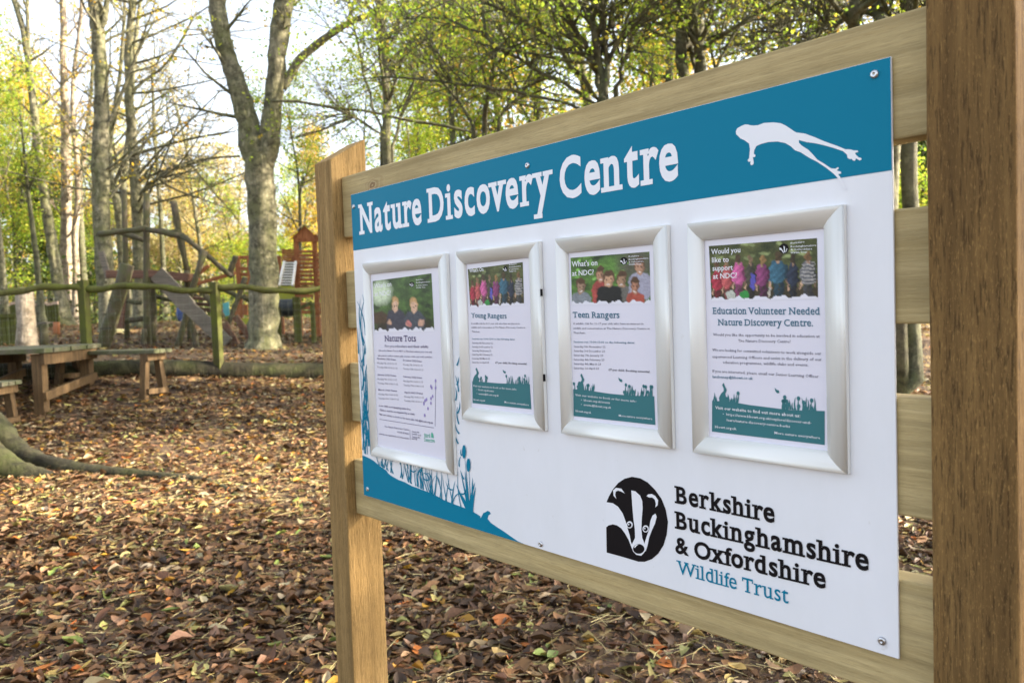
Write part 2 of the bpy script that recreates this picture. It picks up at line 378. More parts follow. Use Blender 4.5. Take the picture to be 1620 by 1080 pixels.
# the largest leaves near the camera: each an object, a part of the ground
def single_leaf_mesh(rng, k):
    n = 7; xs = np.linspace(-.5, .5, n); V = []; prof = np.sin((xs+.5)*math.pi)**.8*(.24+.06*(k % 3))*(1-.35*xs)
    k1 = rng.uniform(-.5, .9); k2 = rng.uniform(-.6, 1.2); tw = rng.uniform(-.6, .6)
    for i, a in enumerate(xs):
        for s in (-1, 0, 1):
            yy = prof[i]*s*(1+.12*rng.uniform(-1, 1)); V.append((a, yy+.05*math.sin(a*5+k), k1*a*a*.6+k2*abs(yy)*.6+tw*a*yy+.03*rng.uniform(-1, 1)))
    F = []
    for i in range(n-1):
        for s in (0, 1): q = i*3+s; F.append((q, q+3, q+4, q+1))
    b = len(V); V += [(-.5, -.012, k1*.15), (-.5, .012, k1*.15), (-.78, .03, k1*.3+.03)]; F.append((b, b+1, b+2))
    me = bpy.data.meshes.new('leaf'); me.from_pydata([tuple(map(float, v)) for v in V], [], F); me.materials.append(MT['single']); me.shade_smooth(); return me
LM = [single_leaf_mesh(rng, k) for k in range(9)]
cnt = 0
while cnt < 285:
    d = rng.uniform(2.15, 4.4); f = rng.uniform(-.66, .42); a = f*d
    sz = rng.uniform(.055, .10)
    o = link('leaf', LM[rng.integers(9)], ground); o.location = (a, d, gz(a, d)+.016+rng.uniform(0, .012))
    o.rotation_euler = (rng.normal(0, .3), rng.normal(0, .25), rng.uniform(0, 6.28)); o.scale = (sz,)*3
    c = pal(rng, 1, [5, 7, 9, 10, 9, 8, 8, 9, 5, 5, 4, 8])[0]; o.color = (*[float(min(.8, q)) for q in c], 1); cnt += 1

# ================================================================ THE SIGN
F_ = FPX; S_ = .70; WB = 1.226; HB = .70
cn = np.array([-0.75401889, 0.05609675, -0.65445296]); cU = np.array([0.65592389, 0.01133622, -0.75474191])
BO = BAS @ (np.array([-0.49692152, 0.5149456, 2.65308748])*S_)+CAM
BU = BAS @ cU; BN = BAS @ cn
BZ = float(BO[2])
gs = gz(BO[0], BO[1])
sign = empty('information_sign', (BO[0], BO[1], gs), math.atan2(BU[1], BU[0]),
             label='wooden information sign with teal and white panel, four silver poster frames and two square posts', cat='sign')
ZB = BZ-gs                                    # height of the panel's lower edge above the ground
def L(u, v, w=0.0): return (float(u), float(-w), float(v+ZB))     # board coordinates -> sign's local space
def bp(px, py, w=0.0):
    """board coordinates of what the picture shows at px, py on the plane w in front of the panel"""
    r = BAS @ np.array([(px-810)/F_, (py-540)/F_, 1.0]); t = ((BO+BN*w-CAM) @ BN)/(r @ BN); p = CAM+r*t-BO
    return float(p @ BU), float(p[2])
def bbox(mb, u0, u1, v0, v1, w0, w1): return mb.box(u0, u1, -w1, -w0, v0+ZB, v1+ZB)
# posts (front corner edges stand 20 mm proud of the panel)
def post(u0, u1, name='post'):
    w0, w1 = -.074, .020; vb = -ZB-.3; n = 5
    mb = MB(); r = random.Random(int(u0*100)+7)
    tf = .788; tb = .8455
    zs = [vb, -.4, -.05, .3, .6]
    rings = []
    for z in zs: rings.append([(u0, z, w1), (u1, z, w1), (u1, z, w0), (u0, z, w0)])
    rings.append([(u0, tf, w1), (u1, tf, w1), (u1, tb, w0), (u0, tb, w0)])
    V = [L(a+r.uniform(-.0012, .0012), b, c+r.uniform(-.0012, .0012)) for q in rings for a, b, c in q]
    Fc = [(3, 2, 1, 0)]
    for i in range(len(rings)-1):
        for j in range(4): Fc.append((i*4+j, i*4+(j+1) % 4, (i+1)*4+(j+1) % 4, (i+1)*4+j))
    k = (len(rings)-1)*4; Fc.append((k, k+1, k+2, k+3))
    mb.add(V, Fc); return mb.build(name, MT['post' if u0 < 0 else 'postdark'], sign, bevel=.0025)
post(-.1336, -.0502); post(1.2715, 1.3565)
for (a0, a1, b0, b1) in ((.606, .747, .606, .747), (.392, .527, .395, .5275), (.170, .309, .1713, .3091), (-.053, .078, -.049, .094)):
    w0, w1 = -.044, -.0045; u0, u1 = -.0488, 1.2705
    mb = MB(); N = 9; V = []; r = random.Random(int(a0*100))
    for i in range(N+1):
        t = i/N; u = u0+(u1-u0)*t; e = r.uniform(-.0012, .0012); lo = a0+(b0-a0)*t+e; hi = a1+(b1-a1)*t+r.uniform(-.001, .001)
        V += [L(u, lo, w1), L(u, hi, w1), L(u, hi, w0), L(u, lo, w0)]
    Fc = [(0, 1, 2, 3), (N*4+3, N*4+2, N*4+1, N*4)]
    for i in range(N):
        for j in range(4): Fc.append((i*4+j, (i+1)*4+j, (i+1)*4+(j+1) % 4, i*4+(j+1) % 4))
    mb.add(V, Fc).build('rail', MT['rail'], sign, bevel=.003)
def panel_mat():
    t = NT('white_panel'); f = t.noise(t.coord((3, 3, 1.2)), 2.0, 6, .7); s = t.noise(t.coord((60, 60, 60)), 1.0, 2, .5)
    c = t.ramp(f, [(.35, (.745, .755, .785)), (.62, (.785, .795, .835))]); c = t.mix(t.ramp(s, [(.72, (0,)*3), (.78, (.25,)*3)]), c, (.45, .42, .36))
    return t.bsdf(c, t.ramp(f, [(.3, (.52,)*3), (.7, (.3,)*3)]), spec=.35)
white = panel_mat(); tealm = plain('teal_print', (.0, .185, .305), .5, var=.02, sc=3, spec=.12)
blackm = plain('black_print', (.010, .008, .009), .5, var=.05, spec=.1); navy = plain('ink', (.03, .03, .05), .5, var=.05)
printw = plain('white_print', (.79, .80, .84), .35, var=.01)
darkedge = plain('panel_edge', (.03, .035, .05), .5)
mb = MB(); bbox(mb, 0, WB, 0, HB, -.0035, 0); panel = mb.build('panel', white, sign, bevel=.0006)
def flat(name, pts, mat, w=.0004, parent=None):
    mb = MB(); mb.poly([L(a, b, w) for a, b in pts]); return mb.build(name, mat, parent or panel)
flat('teal_band', [(.0006, .5715), (WB-.0006, .5715), (WB-.0006, HB-.0006), (.0006, HB-.0006)], tealm)
Zm = lambda x, y: bp(520+x/6, 680+y/6)
mnd = [Zm(*p) for p in ((320, 238), (345, 247), (390, 268), (430, 292), (465, 322), (500, 350), (525, 366), (550, 385), (565, 408), (590, 430), (625, 450), (660, 470), (720, 492), (790, 530), (850, 550), (900, 570), (990, 605), (1050, 637), (1100, 665), (1200, 705), (1310, 745), (1370, 772), (1440, 815))]
mnd += [bp(500+x/2.348, 620+y/2.348) for x, y in ((612, 468), (622, 448), (632, 444), (637, 440), (645, 443), (650, 451), (641, 457), (638, 470), (650, 485), (675, 502), (700, 518), (725, 536), (750, 553), (775, 568))]
mnd += [(.560, .0006), (.0006, .0006)]; mnd[0] = (.0006, mnd[0][1])
mnd = [(max(.0006, a), max(.0006, b)) for a, b in mnd]
flat('teal_mound', mnd, tealm)
# ---- frog
Zf = lambda x, y: bp(1120+x/4.153, 60+y/4.153)
frog = [(185, 615), (195, 595), (225, 578), (245, 570), (262, 570), (280, 575), (300, 577), (330, 575), (370, 560), (430, 556), (480, 562), (510, 575), (540, 595), (580, 622), (640, 630), (700, 652), (770, 682), (850, 710), (905, 733), (935, 733), (960, 740), (985, 741), (990, 750), (968, 757), (975, 770), (992, 785), (1008, 790), (1012, 800), (998, 806), (975, 792), (968, 808), (955, 806), (945, 795), (935, 798), (920, 790), (915, 768), (890, 745), (830, 725), (760, 705), (700, 692), (650, 686), (600, 672), (600, 690), (620, 710), (660, 735), (690, 765), (720, 800), (770, 830), (810, 858), (840, 860), (855, 850), (862, 858), (848, 872), (876, 880), (877, 892), (858, 896), (878, 925), (890, 950), (900, 975), (911, 992), (903, 999), (888, 978), (866, 935), (830, 895), (780, 855), (720, 815), (670, 790), (610, 752), (575, 740), (545, 712), (510, 692), (460, 682), (400, 685), (350, 698), (320, 712), (306, 740), (304, 762), (315, 772), (310, 784), (297, 785), (303, 820), (300, 832), (288, 838), (280, 830), (283, 812), (270, 815), (262, 805), (273, 790), (278, 730), (272, 695), (240, 672), (215, 662), (200, 645), (188, 635)]
flat('frog_silhouette', [Zf(*p) for p in frog], printw, .0008)
# ---- badger emblem
Zb = lambda x, y: bp(920+x/3, 720+y/3)
def fb(name, pts, mat, w): return flat(name, [Zb(*p) for p in pts], mat, w)
fb('badger_emblem', [(119, 222), (130, 195), (150, 160), (175, 130), (205, 110), (240, 101), (280, 108), (315, 128), (350, 163), (380, 205), (400, 255), (411, 315), (405, 375), (390, 425), (365, 465), (335, 491), (300, 504), (270, 503), (230, 491), (190, 479), (120, 460), (118, 340)], blackm, .0004)
fb('emblem_cheek', [(117, 221), (150, 226), (175, 243), (197, 275), (210, 310), (220, 345), (230, 378), (236, 410), (245, 430), (255, 462), (240, 440), (225, 400), (208, 370), (190, 345), (170, 331), (150, 326), (130, 331), (117, 341)], printw, .0007)
fb('emblem_stripe', [(238, 165), (258, 170), (280, 190), (290, 215), (292, 250), (288, 300), (286, 350), (290, 390), (300, 415), (310, 430), (306, 450), (296, 464), (285, 475), (262, 470), (247, 455), (238, 430), (245, 412), (256, 390), (255, 350), (248, 300), (243, 240)], printw, .0010)
fb('emblem_stripe', [(352, 275), (358, 290), (350, 322), (335, 355), (322, 390), (315, 425), (306, 455), (299, 430), (302, 410), (310, 385), (322, 350), (328, 310), (338, 285)], printw, .0007)
fb('emblem_ear', [(153, 190), (151, 165), (165, 153), (190, 157), (207, 180), (190, 171), (175, 166), (164, 171), (161, 186), (167, 206)], printw, .0007)
fb('emblem_ear', [(310, 192), (318, 184), (335, 182), (352, 192), (365, 212), (363, 235), (352, 246), (354, 228), (349, 209), (337, 199), (322, 199)], printw, .0007)
def ell(cx, cy, a, b, n=20): return [(cx+a*math.cos(i*2*math.pi/n), cy+b*math.sin(i*2*math.pi/n)) for i in range(n)]
fb('emblem_nose', ell(274, 442, 27, 23), blackm, .0013); fb('emblem_nose_glint', [(252, 432), (262, 422), (274, 420), (264, 428), (256, 438)], printw, .0016)
for cx, cy in ((230, 328), (307, 347)):
    fb('emblem_eye', ell(cx, cy, 15, 17), printw, .0010 if cx < 300 else .0013); fb('emblem_pupil', ell(cx, cy+1, 10, 11), blackm, .0016)
    fb('emblem_eye_glint', ell(cx-3, cy-2, 4, 4, 8), printw, .0019)
# ---- reeds, printed flat
rr = random.Random(3)
def blade(mb, p, q, w0, bend=0.0, w=.0004):
    p = np.array(p); q = np.array(q); d = q-p; nrm = np.array([-d[1], d[0]]); nrm = nrm/max(np.linalg.norm(nrm), 1e-6)
    n = 6; Lp = []; Rp = []
    for i in range(n+1):
        t = i/n; c = p+d*t+nrm*bend*4*t*(1-t)*np.linalg.norm(d); ww = w0*(1-t)**.7*.5+.0002; Lp.append(c+nrm*ww); Rp.append(c-nrm*ww)
    V = [L(a[0], a[1], w) for a in Lp]+[L(a[0], a[1], w) for a in Rp]
    mb.add(V, [(i, i+1, n+2+i, n+1+i) for i in range(n)])
def stepw():
    stepw.k = getattr(stepw, 'k', 0)+1; return .0005+(stepw.k % 45)*.00002
mb = MB()
ml = lambda u: float(np.interp(u, [.0, .05, .12, .2, .3, .4, .56], [.105, .09, .075, .062, .047, .035, 0]))
for i in range(34):      # left margin of the panel
    u = rr.uniform(.004, .045); v0 = rr.uniform(.09, .38); a = rr.uniform(-.9, .9); ln = rr.uniform(.05, .12)
    e = (min(.062, max(.003, u+math.sin(a)*ln*.45)), min(.47, v0+math.cos(a)*ln)); blade(mb, (u, v0), e, rr.uniform(.003, .006), rr.uniform(-.15, .15), stepw())
for i in range(3):
    u = .012+.014*i; blade(mb, (u, .10), (u+rr.uniform(-.004, .004), .44), .0022, rr.uniform(-.02, .02), stepw())
for i in range(46):      # below the first frame
    u = rr.uniform(.07, .385); b = ml(u)-.004; v1 = rr.uniform(.085, .118) if u < .36 else b+rr.uniform(.03, .08)
    blade(mb, (u, b), (u+rr.uniform(-.018, .018), v1), rr.uniform(.0018, .0045), rr.uniform(-.12, .12), stepw())
    if rr.random() < .5: blade(mb, (u, b+.03), (u+rr.choice((-1, 1))*rr.uniform(.014, .03), b+rr.uniform(.035, .055)), .0035, rr.choice((-.25, .25)), stepw())
for i in range(11):      # right of the first frame
    u = rr.uniform(.374, .392); v = .10+i*.021+rr.uniform(-.01, .01); blade(mb, (u, v), (u+rr.uniform(-.012, .012), v+rr.uniform(.012, .035)), .004, rr.uniform(-.2, .2), stepw())
q0 = bp(744, 805)
for (tx, ty) in ((730, 750), (722, 765), (736, 745), (752, 762), (753, 770), (748, 755), (727, 778)):
    blade(mb, (q0[0]+rr.uniform(-.006, .006), q0[1]-.006), bp(tx, ty), .008, rr.uniform(-.04, .04), stepw())
for hx, hy in ((735, 714), (742, 735)):
    a = bp(hx, hy); blade(mb, (q0[0]+rr.uniform(-.003, .003), q0[1]), (a[0], a[1]), .0024, 0, stepw())
blade(mb, (bp(716, 795)[0], ml(.40)-.002), bp(733, 780), .003, .2, stepw())
mb.build('printed_reeds', tealm, panel, kind='stuff')
for hx, hy in ((735, 714), (742, 735)):
    flat('bulrush_head', [bp(hx+3.1*math.cos(t*.4488), hy+10.8*math.sin(t*.4488)) for t in range(14)], tealm, .0018)
# ---- screws
mets = plain('screw_steel', (.55, .55, .56), .3, 1.0)
for (u, v) in ((.0118, .6715), (.6078, .6727), (1.2073, .6842), (1.2069, .0164), (.6092, .0098), (.019, .0174)):
    mb = MB(); P = []; n = 12
    for rr_, ww in ((.0052, .0004), (.0050, .0020), (.0036, .0031), (.0016, .0034), (.0013, .0022)):
        P.append([L(u+rr_*math.cos(i*2*math.pi/n), v+rr_*math.sin(i*2*math.pi/n), ww) for i in range(n)])
    Fc = [(i*n+j, i*n+(j+1) % n, (i+1)*n+(j+1) % n, (i+1)*n+j) for i in range(4) for j in range(n)]+[tuple(4*n+j for j in range(n))]
    mb.add([p for q in P for p in q], Fc).build('screw', mets, panel, smooth=True)

# ---------------------------------------------------------------- lettering
DG = None
def text_mesh(s, offset=0.0, shear=0.0, res=3):
    """(V, F) of a string set in the built-in typeface, size 1, baseline at 0"""
    c = bpy.data.curves.new('t', 'FONT'); c.body = s; c.size = 1; c.offset = offset; c.resolution_u = res; c.shear = shear; c.dimensions = '2D'; c.fill_mode = 'BOTH'
    o = bpy.data.objects.new('t', c); COL.objects.link(o)
    me = bpy.data.meshes.new_from_object(o.evaluated_get(bpy.context.evaluated_depsgraph_get()))
    V = np.array([v.co[:2] for v in me.vertices]) if len(me.vertices) else np.zeros((0, 2)); F = [tuple(p.vertices) for p in me.polygons]
    bpy.data.objects.remove(o); bpy.data.meshes.remove(me); bpy.data.curves.remove(c); return V, F
def text_meshes(strings, offset=0.0, res=3):
    """many strings at once: one depsgraph update"""
    cs = []
    for s in strings:
        c = bpy.data.curves.new('t', 'FONT'); c.body = s; c.size = 1; c.offset = offset; c.resolution_u = res; c.dimensions = '2D'; c.fill_mode = 'BOTH'
        o = bpy.data.objects.new('t', c); COL.objects.link(o); cs.append((o, c))
    dg = bpy.context.evaluated_depsgraph_get(); out = []
    for o, c in cs:
        me = bpy.data.meshes.new_from_object(o.evaluated_get(dg))
        V = np.array([v.co[:2] for v in me.vertices]) if len(me.vertices) else np.zeros((0, 2)); out.append((V, [tuple(p.vertices) for p in me.polygons])); bpy.data.meshes.remove(me)
    for o, c in cs: bpy.data.objects.remove(o); bpy.data.curves.remove(c)
    return out
SERIF = {  # per letter: (level, sides of each flat stem end from left to right); level b=baseline x=x-height c=capital a=ascender d=descender
 'N': {'b': 'B-', 'c': 'LB'}, 'D': {'b': 'L', 'c': 'L'}, 'B': {'b': 'L', 'c': 'L'}, 'E': {'b': 'L', 'c': 'L'}, 'R': {'b': 'BR', 'c': 'L'}, 'T': {'b': 'B'},
 'Y': {'b': 'B', 'c': 'BB'}, 'V': {'c': 'BB'}, 'W': {'c': 'BBB'}, 'a': {'b': 'R'}, 'u': {'b': 'R', 'x': 'LL'}, 'r': {'b': 'B', 'x': 'L'}, 'i': {'b': 'B', 'x': 'L'},
 'v': {'x': 'BB'}, 'y': {'x': 'BB', 'd': 'F'}, 'w': {'x': 'BBB'}, 'n': {'b': 'BB', 'x': 'L'}, 'h': {'b': 'BB', 'a': 'L'}, 'm': {'b': 'BBB', 'x': 'L'}, 'k': {'b': 'BB', 'a': 'L'},
 'x': {'b': 'BB', 'x': 'BB'}, 'f': {'b': 'B'}, 'd': {'b': 'R', 'a': 'L'}, 'l': {'b': 'B', 'a': 'L'}, 'b': {'a': 'L'}, 'p': {'d': 'B', 'x': 'L'}, 'g': {}, 't': {}}
_gc = {}
_x = text_mesh('xH')[0]; XH = float(text_mesh('x')[0][:, 1].max()); XS = 1.16; print('metrics', XH, float(text_mesh('H')[0][:, 1].max()), float(text_mesh('d')[0][:, 1].max()))
def slab_glyph(ch, off):
    key = (ch, off)
    if key in _gc: return _gc[key]
    V, F = text_mesh(ch, off, res=4)
    if ch.islower() and len(V):
        y = V[:, 1]; V[:, 1] = np.where(y < XH, y*XS, XH*XS+(y-XH)*(.76-XH*XS)/(.76-XH)) if ch not in 'i' else np.where(y < XH+.02, y*XS, y+XH*(XS-1)*.6)
    hh = text_meshes(['H'+ch+'H', 'HH'], off)
    adv = hh[0][0][:, 0].max()-hh[1][0][:, 0].max()
    rects = []
    if ch in SERIF and len(V):
        ed = {}
        for f in F:
            for i in range(len(f)):
                a, b = f[i], f[(i+1) % len(f)]; k = (min(a, b), max(a, b)); ed[k] = ed.get(k, 0)+1
        stem = .125+off*1.2; th = .062+off*.8
        lev = {'b': 0-off, 'x': None, 'c': None, 'a': None, 'd': V[:, 1].min()}
        H = [(min(V[a, 0], V[b, 0]), max(V[a, 0], V[b, 0]), (V[a, 1]+V[b, 1])/2) for (a, b), n in ed.items() if n == 1 and abs(V[a, 1]-V[b, 1]) < .004 and abs(V[a, 0]-V[b, 0]) > .03]
        if ch == 'i' : top = .546
        for l, sides in SERIF[ch].items():
            if l == 'b': es = [h for h in H if abs(h[2]) < off+.012]
            elif l == 'd': es = [h for h in H if abs(h[2]-V[:, 1].min()) < .012]
            elif l == 'x': es = [h for h in H if .40 < h[2] < .62+off and abs(h[2]-max([q[2] for q in H if .40 < q[2] < .62+off])) < .02]
            else: es = [h for h in H if abs(h[2]-V[:, 1].max()) < .02]
            es = sorted(es)
            # merge collinear pieces
            m = []
            for e in es:
                if m and e[0]-m[-1][1] < .01: m[-1] = (m[-1][0], e[1], e[2])
                else: m.append(e)
            for e, sd in zip(m, sides):
                y = e[2]; ext = .085
                if l in ('b', 'd'): y0, y1 = y, y+th
                else: y0, y1 = y-th, y
                x0, x1 = e[0], e[1]
                if sd == '-': continue
                if sd == 'F': x0 -= ext*1.0; x1 += ext*.6; rects.append((x0, x1, y0, y1)); continue
                if sd in 'BL': x0 -= ext
                if sd in 'BR': x1 += ext
                if sd == 'L' : x1 = min(x1, e[0]+stem)
                rects.append((x0, x1, y0, y1))
        if ch == 'T':
            y = V[:, 1].max(); x0, x1 = V[:, 0].min(), V[:, 0].max(); rects += [(x0, x0+th*.8, y-.2, y-.01), (x1-th*.8, x1, y-.2, y-.01)]
        if ch == 'E':
            y = V[:, 1].max(); x1 = V[:, 0].max(); rects += [(x1-th*.8, x1, y-.19, y-.01), (x1-th*.8, x1, 0, .17)]
    _gc[key] = (V, F, adv, rects); return _gc[key]
def lettering(s, pL, pR, cap_px, mat, parent, off=.02, w=.0008, slab=True, name='lettering', track=0.0, zf=bp, wp=0.0):
    """set s on the line through two picture points (left and right ends of the baseline); cap_px = picture point on the capital's top at the left end"""
    a = np.array(zf(*pL)); b = np.array(zf(*pR)); c = np.array(zf(*cap_px)); h = c[1]-a[1]
    mb = MB(); x = 0; items = []
    if slab:
        for ci, ch in enumerate(s):
            nx_ = s[ci+1] if ci+1 < len(s) else ' '
            if ch == ' ': x += .25; continue
            V, F, adv, rects = slab_glyph(ch, off); items.append((x, V, F, rects)); x += adv+track+(.05 if ch in SERIF else .01)-(.075 if ch in 'rf' and nx_ in 'eoacsd' else 0)+(.03 if ch+nx_ in ('ry', 'er', 'nt') else 0)-(.03 if ch == 'y' or ch == 'v' else 0)
        x0 = min((i[0]+i[1][:, 0].min()) for i in items[:1]); x1 = items[-1][0]+items[-1][1][:, 0].max()
        for it in items[:1]:
            for r_ in it[3]: x0 = min(x0, it[0]+r_[0])
    else:
        V, F = text_mesh(s, off, res=2); items = [(0, V, F, [])]; x0 = V[:, 0].min(); x1 = V[:, 0].max()
    sx = np.linalg.norm(b-a)/(x1-x0); sy = h/.727; d = (b-a)/np.linalg.norm(b-a)
    k = 0
    def T(x, y, ww): p = a+d*((x-x0)*sx); return L(p[0], p[1]+y*sy, ww)
    for (ox, V, F, rects) in items:
        mb.add([T(ox+v[0], v[1], w) for v in V], F)
        for (q0, q1, r0, r1) in rects:
            k += 1; ww = w+.00004+.00002*(k % 4); mb.add([T(ox+q0, r0, ww), T(ox+q1, r0, ww), T(ox+q1, r1, ww), T(ox+q0, r1, ww)], [(0, 1, 2, 3)])
    return mb.build(name, mat, parent)
lettering('Nature Discovery Centre', (569, 370), (1074, 281), (567, 323), printw, panel, off=.026, track=.055)
lettering('Berkshire', (1068, 794), (1226, 826), (1068, 767), blackm, panel, off=.027, track=.045)
lettering('Buckinghamshire', (1068, 834), (1375, 902), (1068, 807), blackm, panel, off=.027, track=.045)
lettering('& Oxfordshire', (1069, 873), (1307, 930), (1069, 847), blackm, panel, off=.027, track=.045)
lettering('Wildlife Trust', (1071, 906), (1248, 954), (1071, 884), tealm, panel, off=.004)

# ---------------------------------------------------------------- snap frames with posters
alu = plain('silver_aluminium', (.78, .775, .735), .34, 0.12, .5, var=.02, sc=4)
paper = plain('poster_paper', (.72, .71, .80), .16, var=.01, spec=.5)
tealp = plain('poster_teal', (.035, .16, .18), .4, var=.04); tealh = plain('heading_teal', (.03, .13, .20), .4, var=.04)
purple = plain('heading_purple', (.07, .05, .14), .4, var=.04); greyink = plain('body_ink', (.10, .09, .13), .5, var=.05)
photom = vcol('poster_photo', .35)
def snap_frame(u0, u1, v0, v1, label, prof=.0258):
    fr = empty('poster_frame', (0, 0, 0)); fr.parent = sign; fr['label'] = label
    fr.location = (0, 0, 0)
    # cross-section from the outer edge to the opening: (distance inwards, height above the panel)
    S = [(0, .0006), (0, .0075), (.0015, .0105), (.006, .0130), (.012, .0142), (.018, .0135), (.0235, .0110), (prof, .0068), (prof, .0048)]
    cs = [(u0, v0, 1, 1), (u1, v0, -1, 1), (u1, v1, -1, -1), (u0, v1, 1, -1)]
    for k in range(4):
        a = cs[k]; b = cs[(k+1) % 4]; g = .00012; V = []
        for (q, h) in S:
            for c in (a, b): V.append(L(c[0]+c[2]*q, c[1]+c[3]*q, h))
        n = len(S); Fc = [(2*i, 2*i+1, 2*i+3, 2*i+2) for i in range(n-1)]
        Fc += [tuple(2*i for i in range(n)), tuple(2*i+1 for i in range(n-1, -1, -1))]
        o = MB().add(V, Fc).build('frame_side', alu, fr)
        for p in o.data.polygons: p.use_smooth = len(p.vertices) == 4 and p.index > 0 and p.index < n-2
    mb = MB(); bbox(mb, u0+prof-.004, u1-prof+.004, v0+prof-.004, v1-prof+.004, .0008, .0046); mb.build('poster_sheet', paper, fr)
    return fr
WP = .0046
def txt(fr, s, zf, L0, R0, cap, mat, slab=False, off=.0, dw=.0005, name='text'):
    return lettering(s, L0, R0, cap, mat, fr, off=off, w=WP+dw, slab=slab, zf=lambda x, y: zf(x, y), name=name)
def para(fr, zf, lines, mat, h=9, name='text_block', bold=.0, dw=.0005):
    """small body lines as one mesh: (string, xL, yL, xR, yR); h = cap height in zoom pixels"""
    mb = MB(); tm = text_meshes([l[0] for l in lines], bold, 1)
    for (s, xl, yl, xr, yr), (V, F) in zip(lines, tm):
        a = np.array(zf(xl, yl)); b = np.array(zf(xr, yr)); c = np.array(zf(xl, yl-h)); hh = c[1]-a[1]; x0, x1 = V[:, 0].min(), V[:, 0].max()
        d = b-a; mb.add([L(*(a+d*((v[0]-x0)/(x1-x0))+np.array([0, v[1]*hh/.727])), WP+dw) for v in V], F)
    return mb.build(name, mat, fr, kind='stuff')
def photo(fr, zf, quad, paint, nx=64, ny=40, seed=1, dw=.0003):
    """a printed photograph: quad = four picture corners TL, TR, BR, BL; colours per grid point"""
    q = [np.array(zf(*p)) for p in quad]; rg = np.random.default_rng(seed)
    s, t = np.meshgrid(np.linspace(0, 1, nx), np.linspace(0, 1, ny), indexing='ij')
    P = ((1-s)*(1-t))[..., None]*q[0]+(s*(1-t))[..., None]*q[1]+(s*t)[..., None]*q[2]+((1-s)*t)[..., None]*q[3]
    ws = s+.006*np.sin(t*23+s*9+seed)+.005*np.sin(t*61+s*31); wt = t+.009*np.sin(s*41+t*7+seed)+.006*np.sin(s*97)
    img = paint(ws, wt, rg); img = img*(1+.35*fol(s*3, t*3, rg, (-1, -1, -1), (1, 1, 1))*.5)*(1+rg.normal(0, .10, s.shape))[..., None]; img = np.clip(img, .004, 1)
    rag = .95-.022*np.sin(s*31+seed)-.014*np.sin(s*73); img[t > rag] = (.74, .73, .80)
    V = np.array([L(a, b, WP+dw) for a, b in P.reshape(-1, 2)])
    i = np.arange(nx-1)[:, None]*ny+np.arange(ny-1)[None, :]; F = np.stack([i, i+1, i+ny+1, i+ny], -1).reshape(-1, 4)
    me = raw_mesh('poster_photo', V, F, np.clip(img.reshape(-1, 3), 0, 1), photom); return link('poster_photo', me, fr)
def fol(s, t, rg, a=(.02, .05, .01), b=(.14, .22, .05)):
    """blurred foliage behind the people in the printed photographs"""
    n = np.zeros_like(s)
    for k in range(9):
        fx, fy = rg.uniform(4, 26, 2); n += np.sin(s*fx+rg.uniform(0, 6)+1.5*np.sin(t*fy))*np.sin(t*fy+rg.uniform(0, 6))/3
    n = np.clip(.45+.35*n+rg.normal(0, .06, s.shape), 0, 1)[..., None]
    return np.array(a)*(1-n)+np.array(b)*n
def blob(img, s, t, cx, cy, rx_, ry_, col, soft=.25, p=2):
    d = (np.abs((s-cx)/rx_)**p+np.abs((t-cy)/ry_)**p); m = np.clip((1-d)/soft, 0, 1)[..., None]; img[:] = img*(1-m)+np.array(col)*m
def person_back(img, s, t, cx, cy, w_, c, h, skin=(.42, .26, .17), rg=None):
    lit = 1+.5*np.clip((cx-s)/w_, -1, 1)[..., None]
    def bl(x, y, a, b_, col, p=3, soft=.3):
        d = (np.abs((s-x)/a)**p+np.abs((t-y)/b_)**p); m = np.clip((1-d)/soft, 0, 1)[..., None]; img[:] = img*(1-m)+np.array(col)*lit*(.8+.35*np.sin(s*90+t*50)[..., None]*.5)*m
    bl(cx-w_*.3, cy+.48, w_*.30, .26, tuple(x*.35+.01 for x in c)); bl(cx+w_*.32, cy+.48, w_*.28, .26, tuple(x*.28+.01 for x in c))
    bl(cx, cy+.16, w_*.86, .21, c); bl(cx-w_*.85, cy+.22, w_*.20, .15, tuple(x*.8 for x in c)); bl(cx+w_*.88, cy+.20, w_*.18, .15, tuple(x*.6 for x in c))
    bl(cx-w_*.95, cy+.38, w_*.14, .07, skin); bl(cx+w_*.95, cy+.36, w_*.13, .07, skin); bl(cx, cy-.02, w_*.22, .05, skin); bl(cx+.004, cy-.10, w_*.46, .085, h, 2.3)
def kids_row(s, t, rg):
    img = fol(s, t, rg, (.02, .03, .008), (.13, .14, .04))
    for k in range(14): blob(img, s, t, rg.random(), rg.random()*.3, .03+.03*rg.random(), .04, tuple(np.array((.22, .26, .10))*rg.uniform(.5, 1.6)), .8)
    blob(img, s, t, .5, 1.0, .9, .24, (.05, .04, .02))
    ppl = [(.07, .46, .055, (.45, .04, .07), (.16, .08, .04)), (.17, .42, .052, (.58, .12, .12), (.30, .18, .09)), (.285, .36, .062, (.68, .14, .36), (.10, .06, .03)), (.40, .38, .048, (.08, .07, .05), (.28, .18, .1)),
           (.515, .40, .060, (.28, .06, .18), (.38, .22, .08)), (.66, .36, .080, (.05, .15, .22), (.08, .05, .02)), (.79, .42, .048, (.03, .04, .07), (.06, .04, .02)), (.92, .40, .066, (.16, .16, .17), (.22, .12, .05))]
    for cx, cy, w_, c, h in ppl: person_back(img, s, t, cx, cy, w_, c, h)
    m = ((np.abs(s-.92) < .06) & (np.abs(t-.56) < .18) & (np.sin(t*105) > .2)); img[m] = (.36, .34, .32)
    blob(img, s, t, .20, .90, .045, .08, (.50, .52, .45), .3, 4); blob(img, s, t, .33, .90, .045, .07, (.04, .28, .06), .3, 4); blob(img, s, t, .42, .68, .028, .16, (.10, .09, .42), .4); blob(img, s, t, .57, .86, .014, .10, (.5, .46, .38), .4); return img
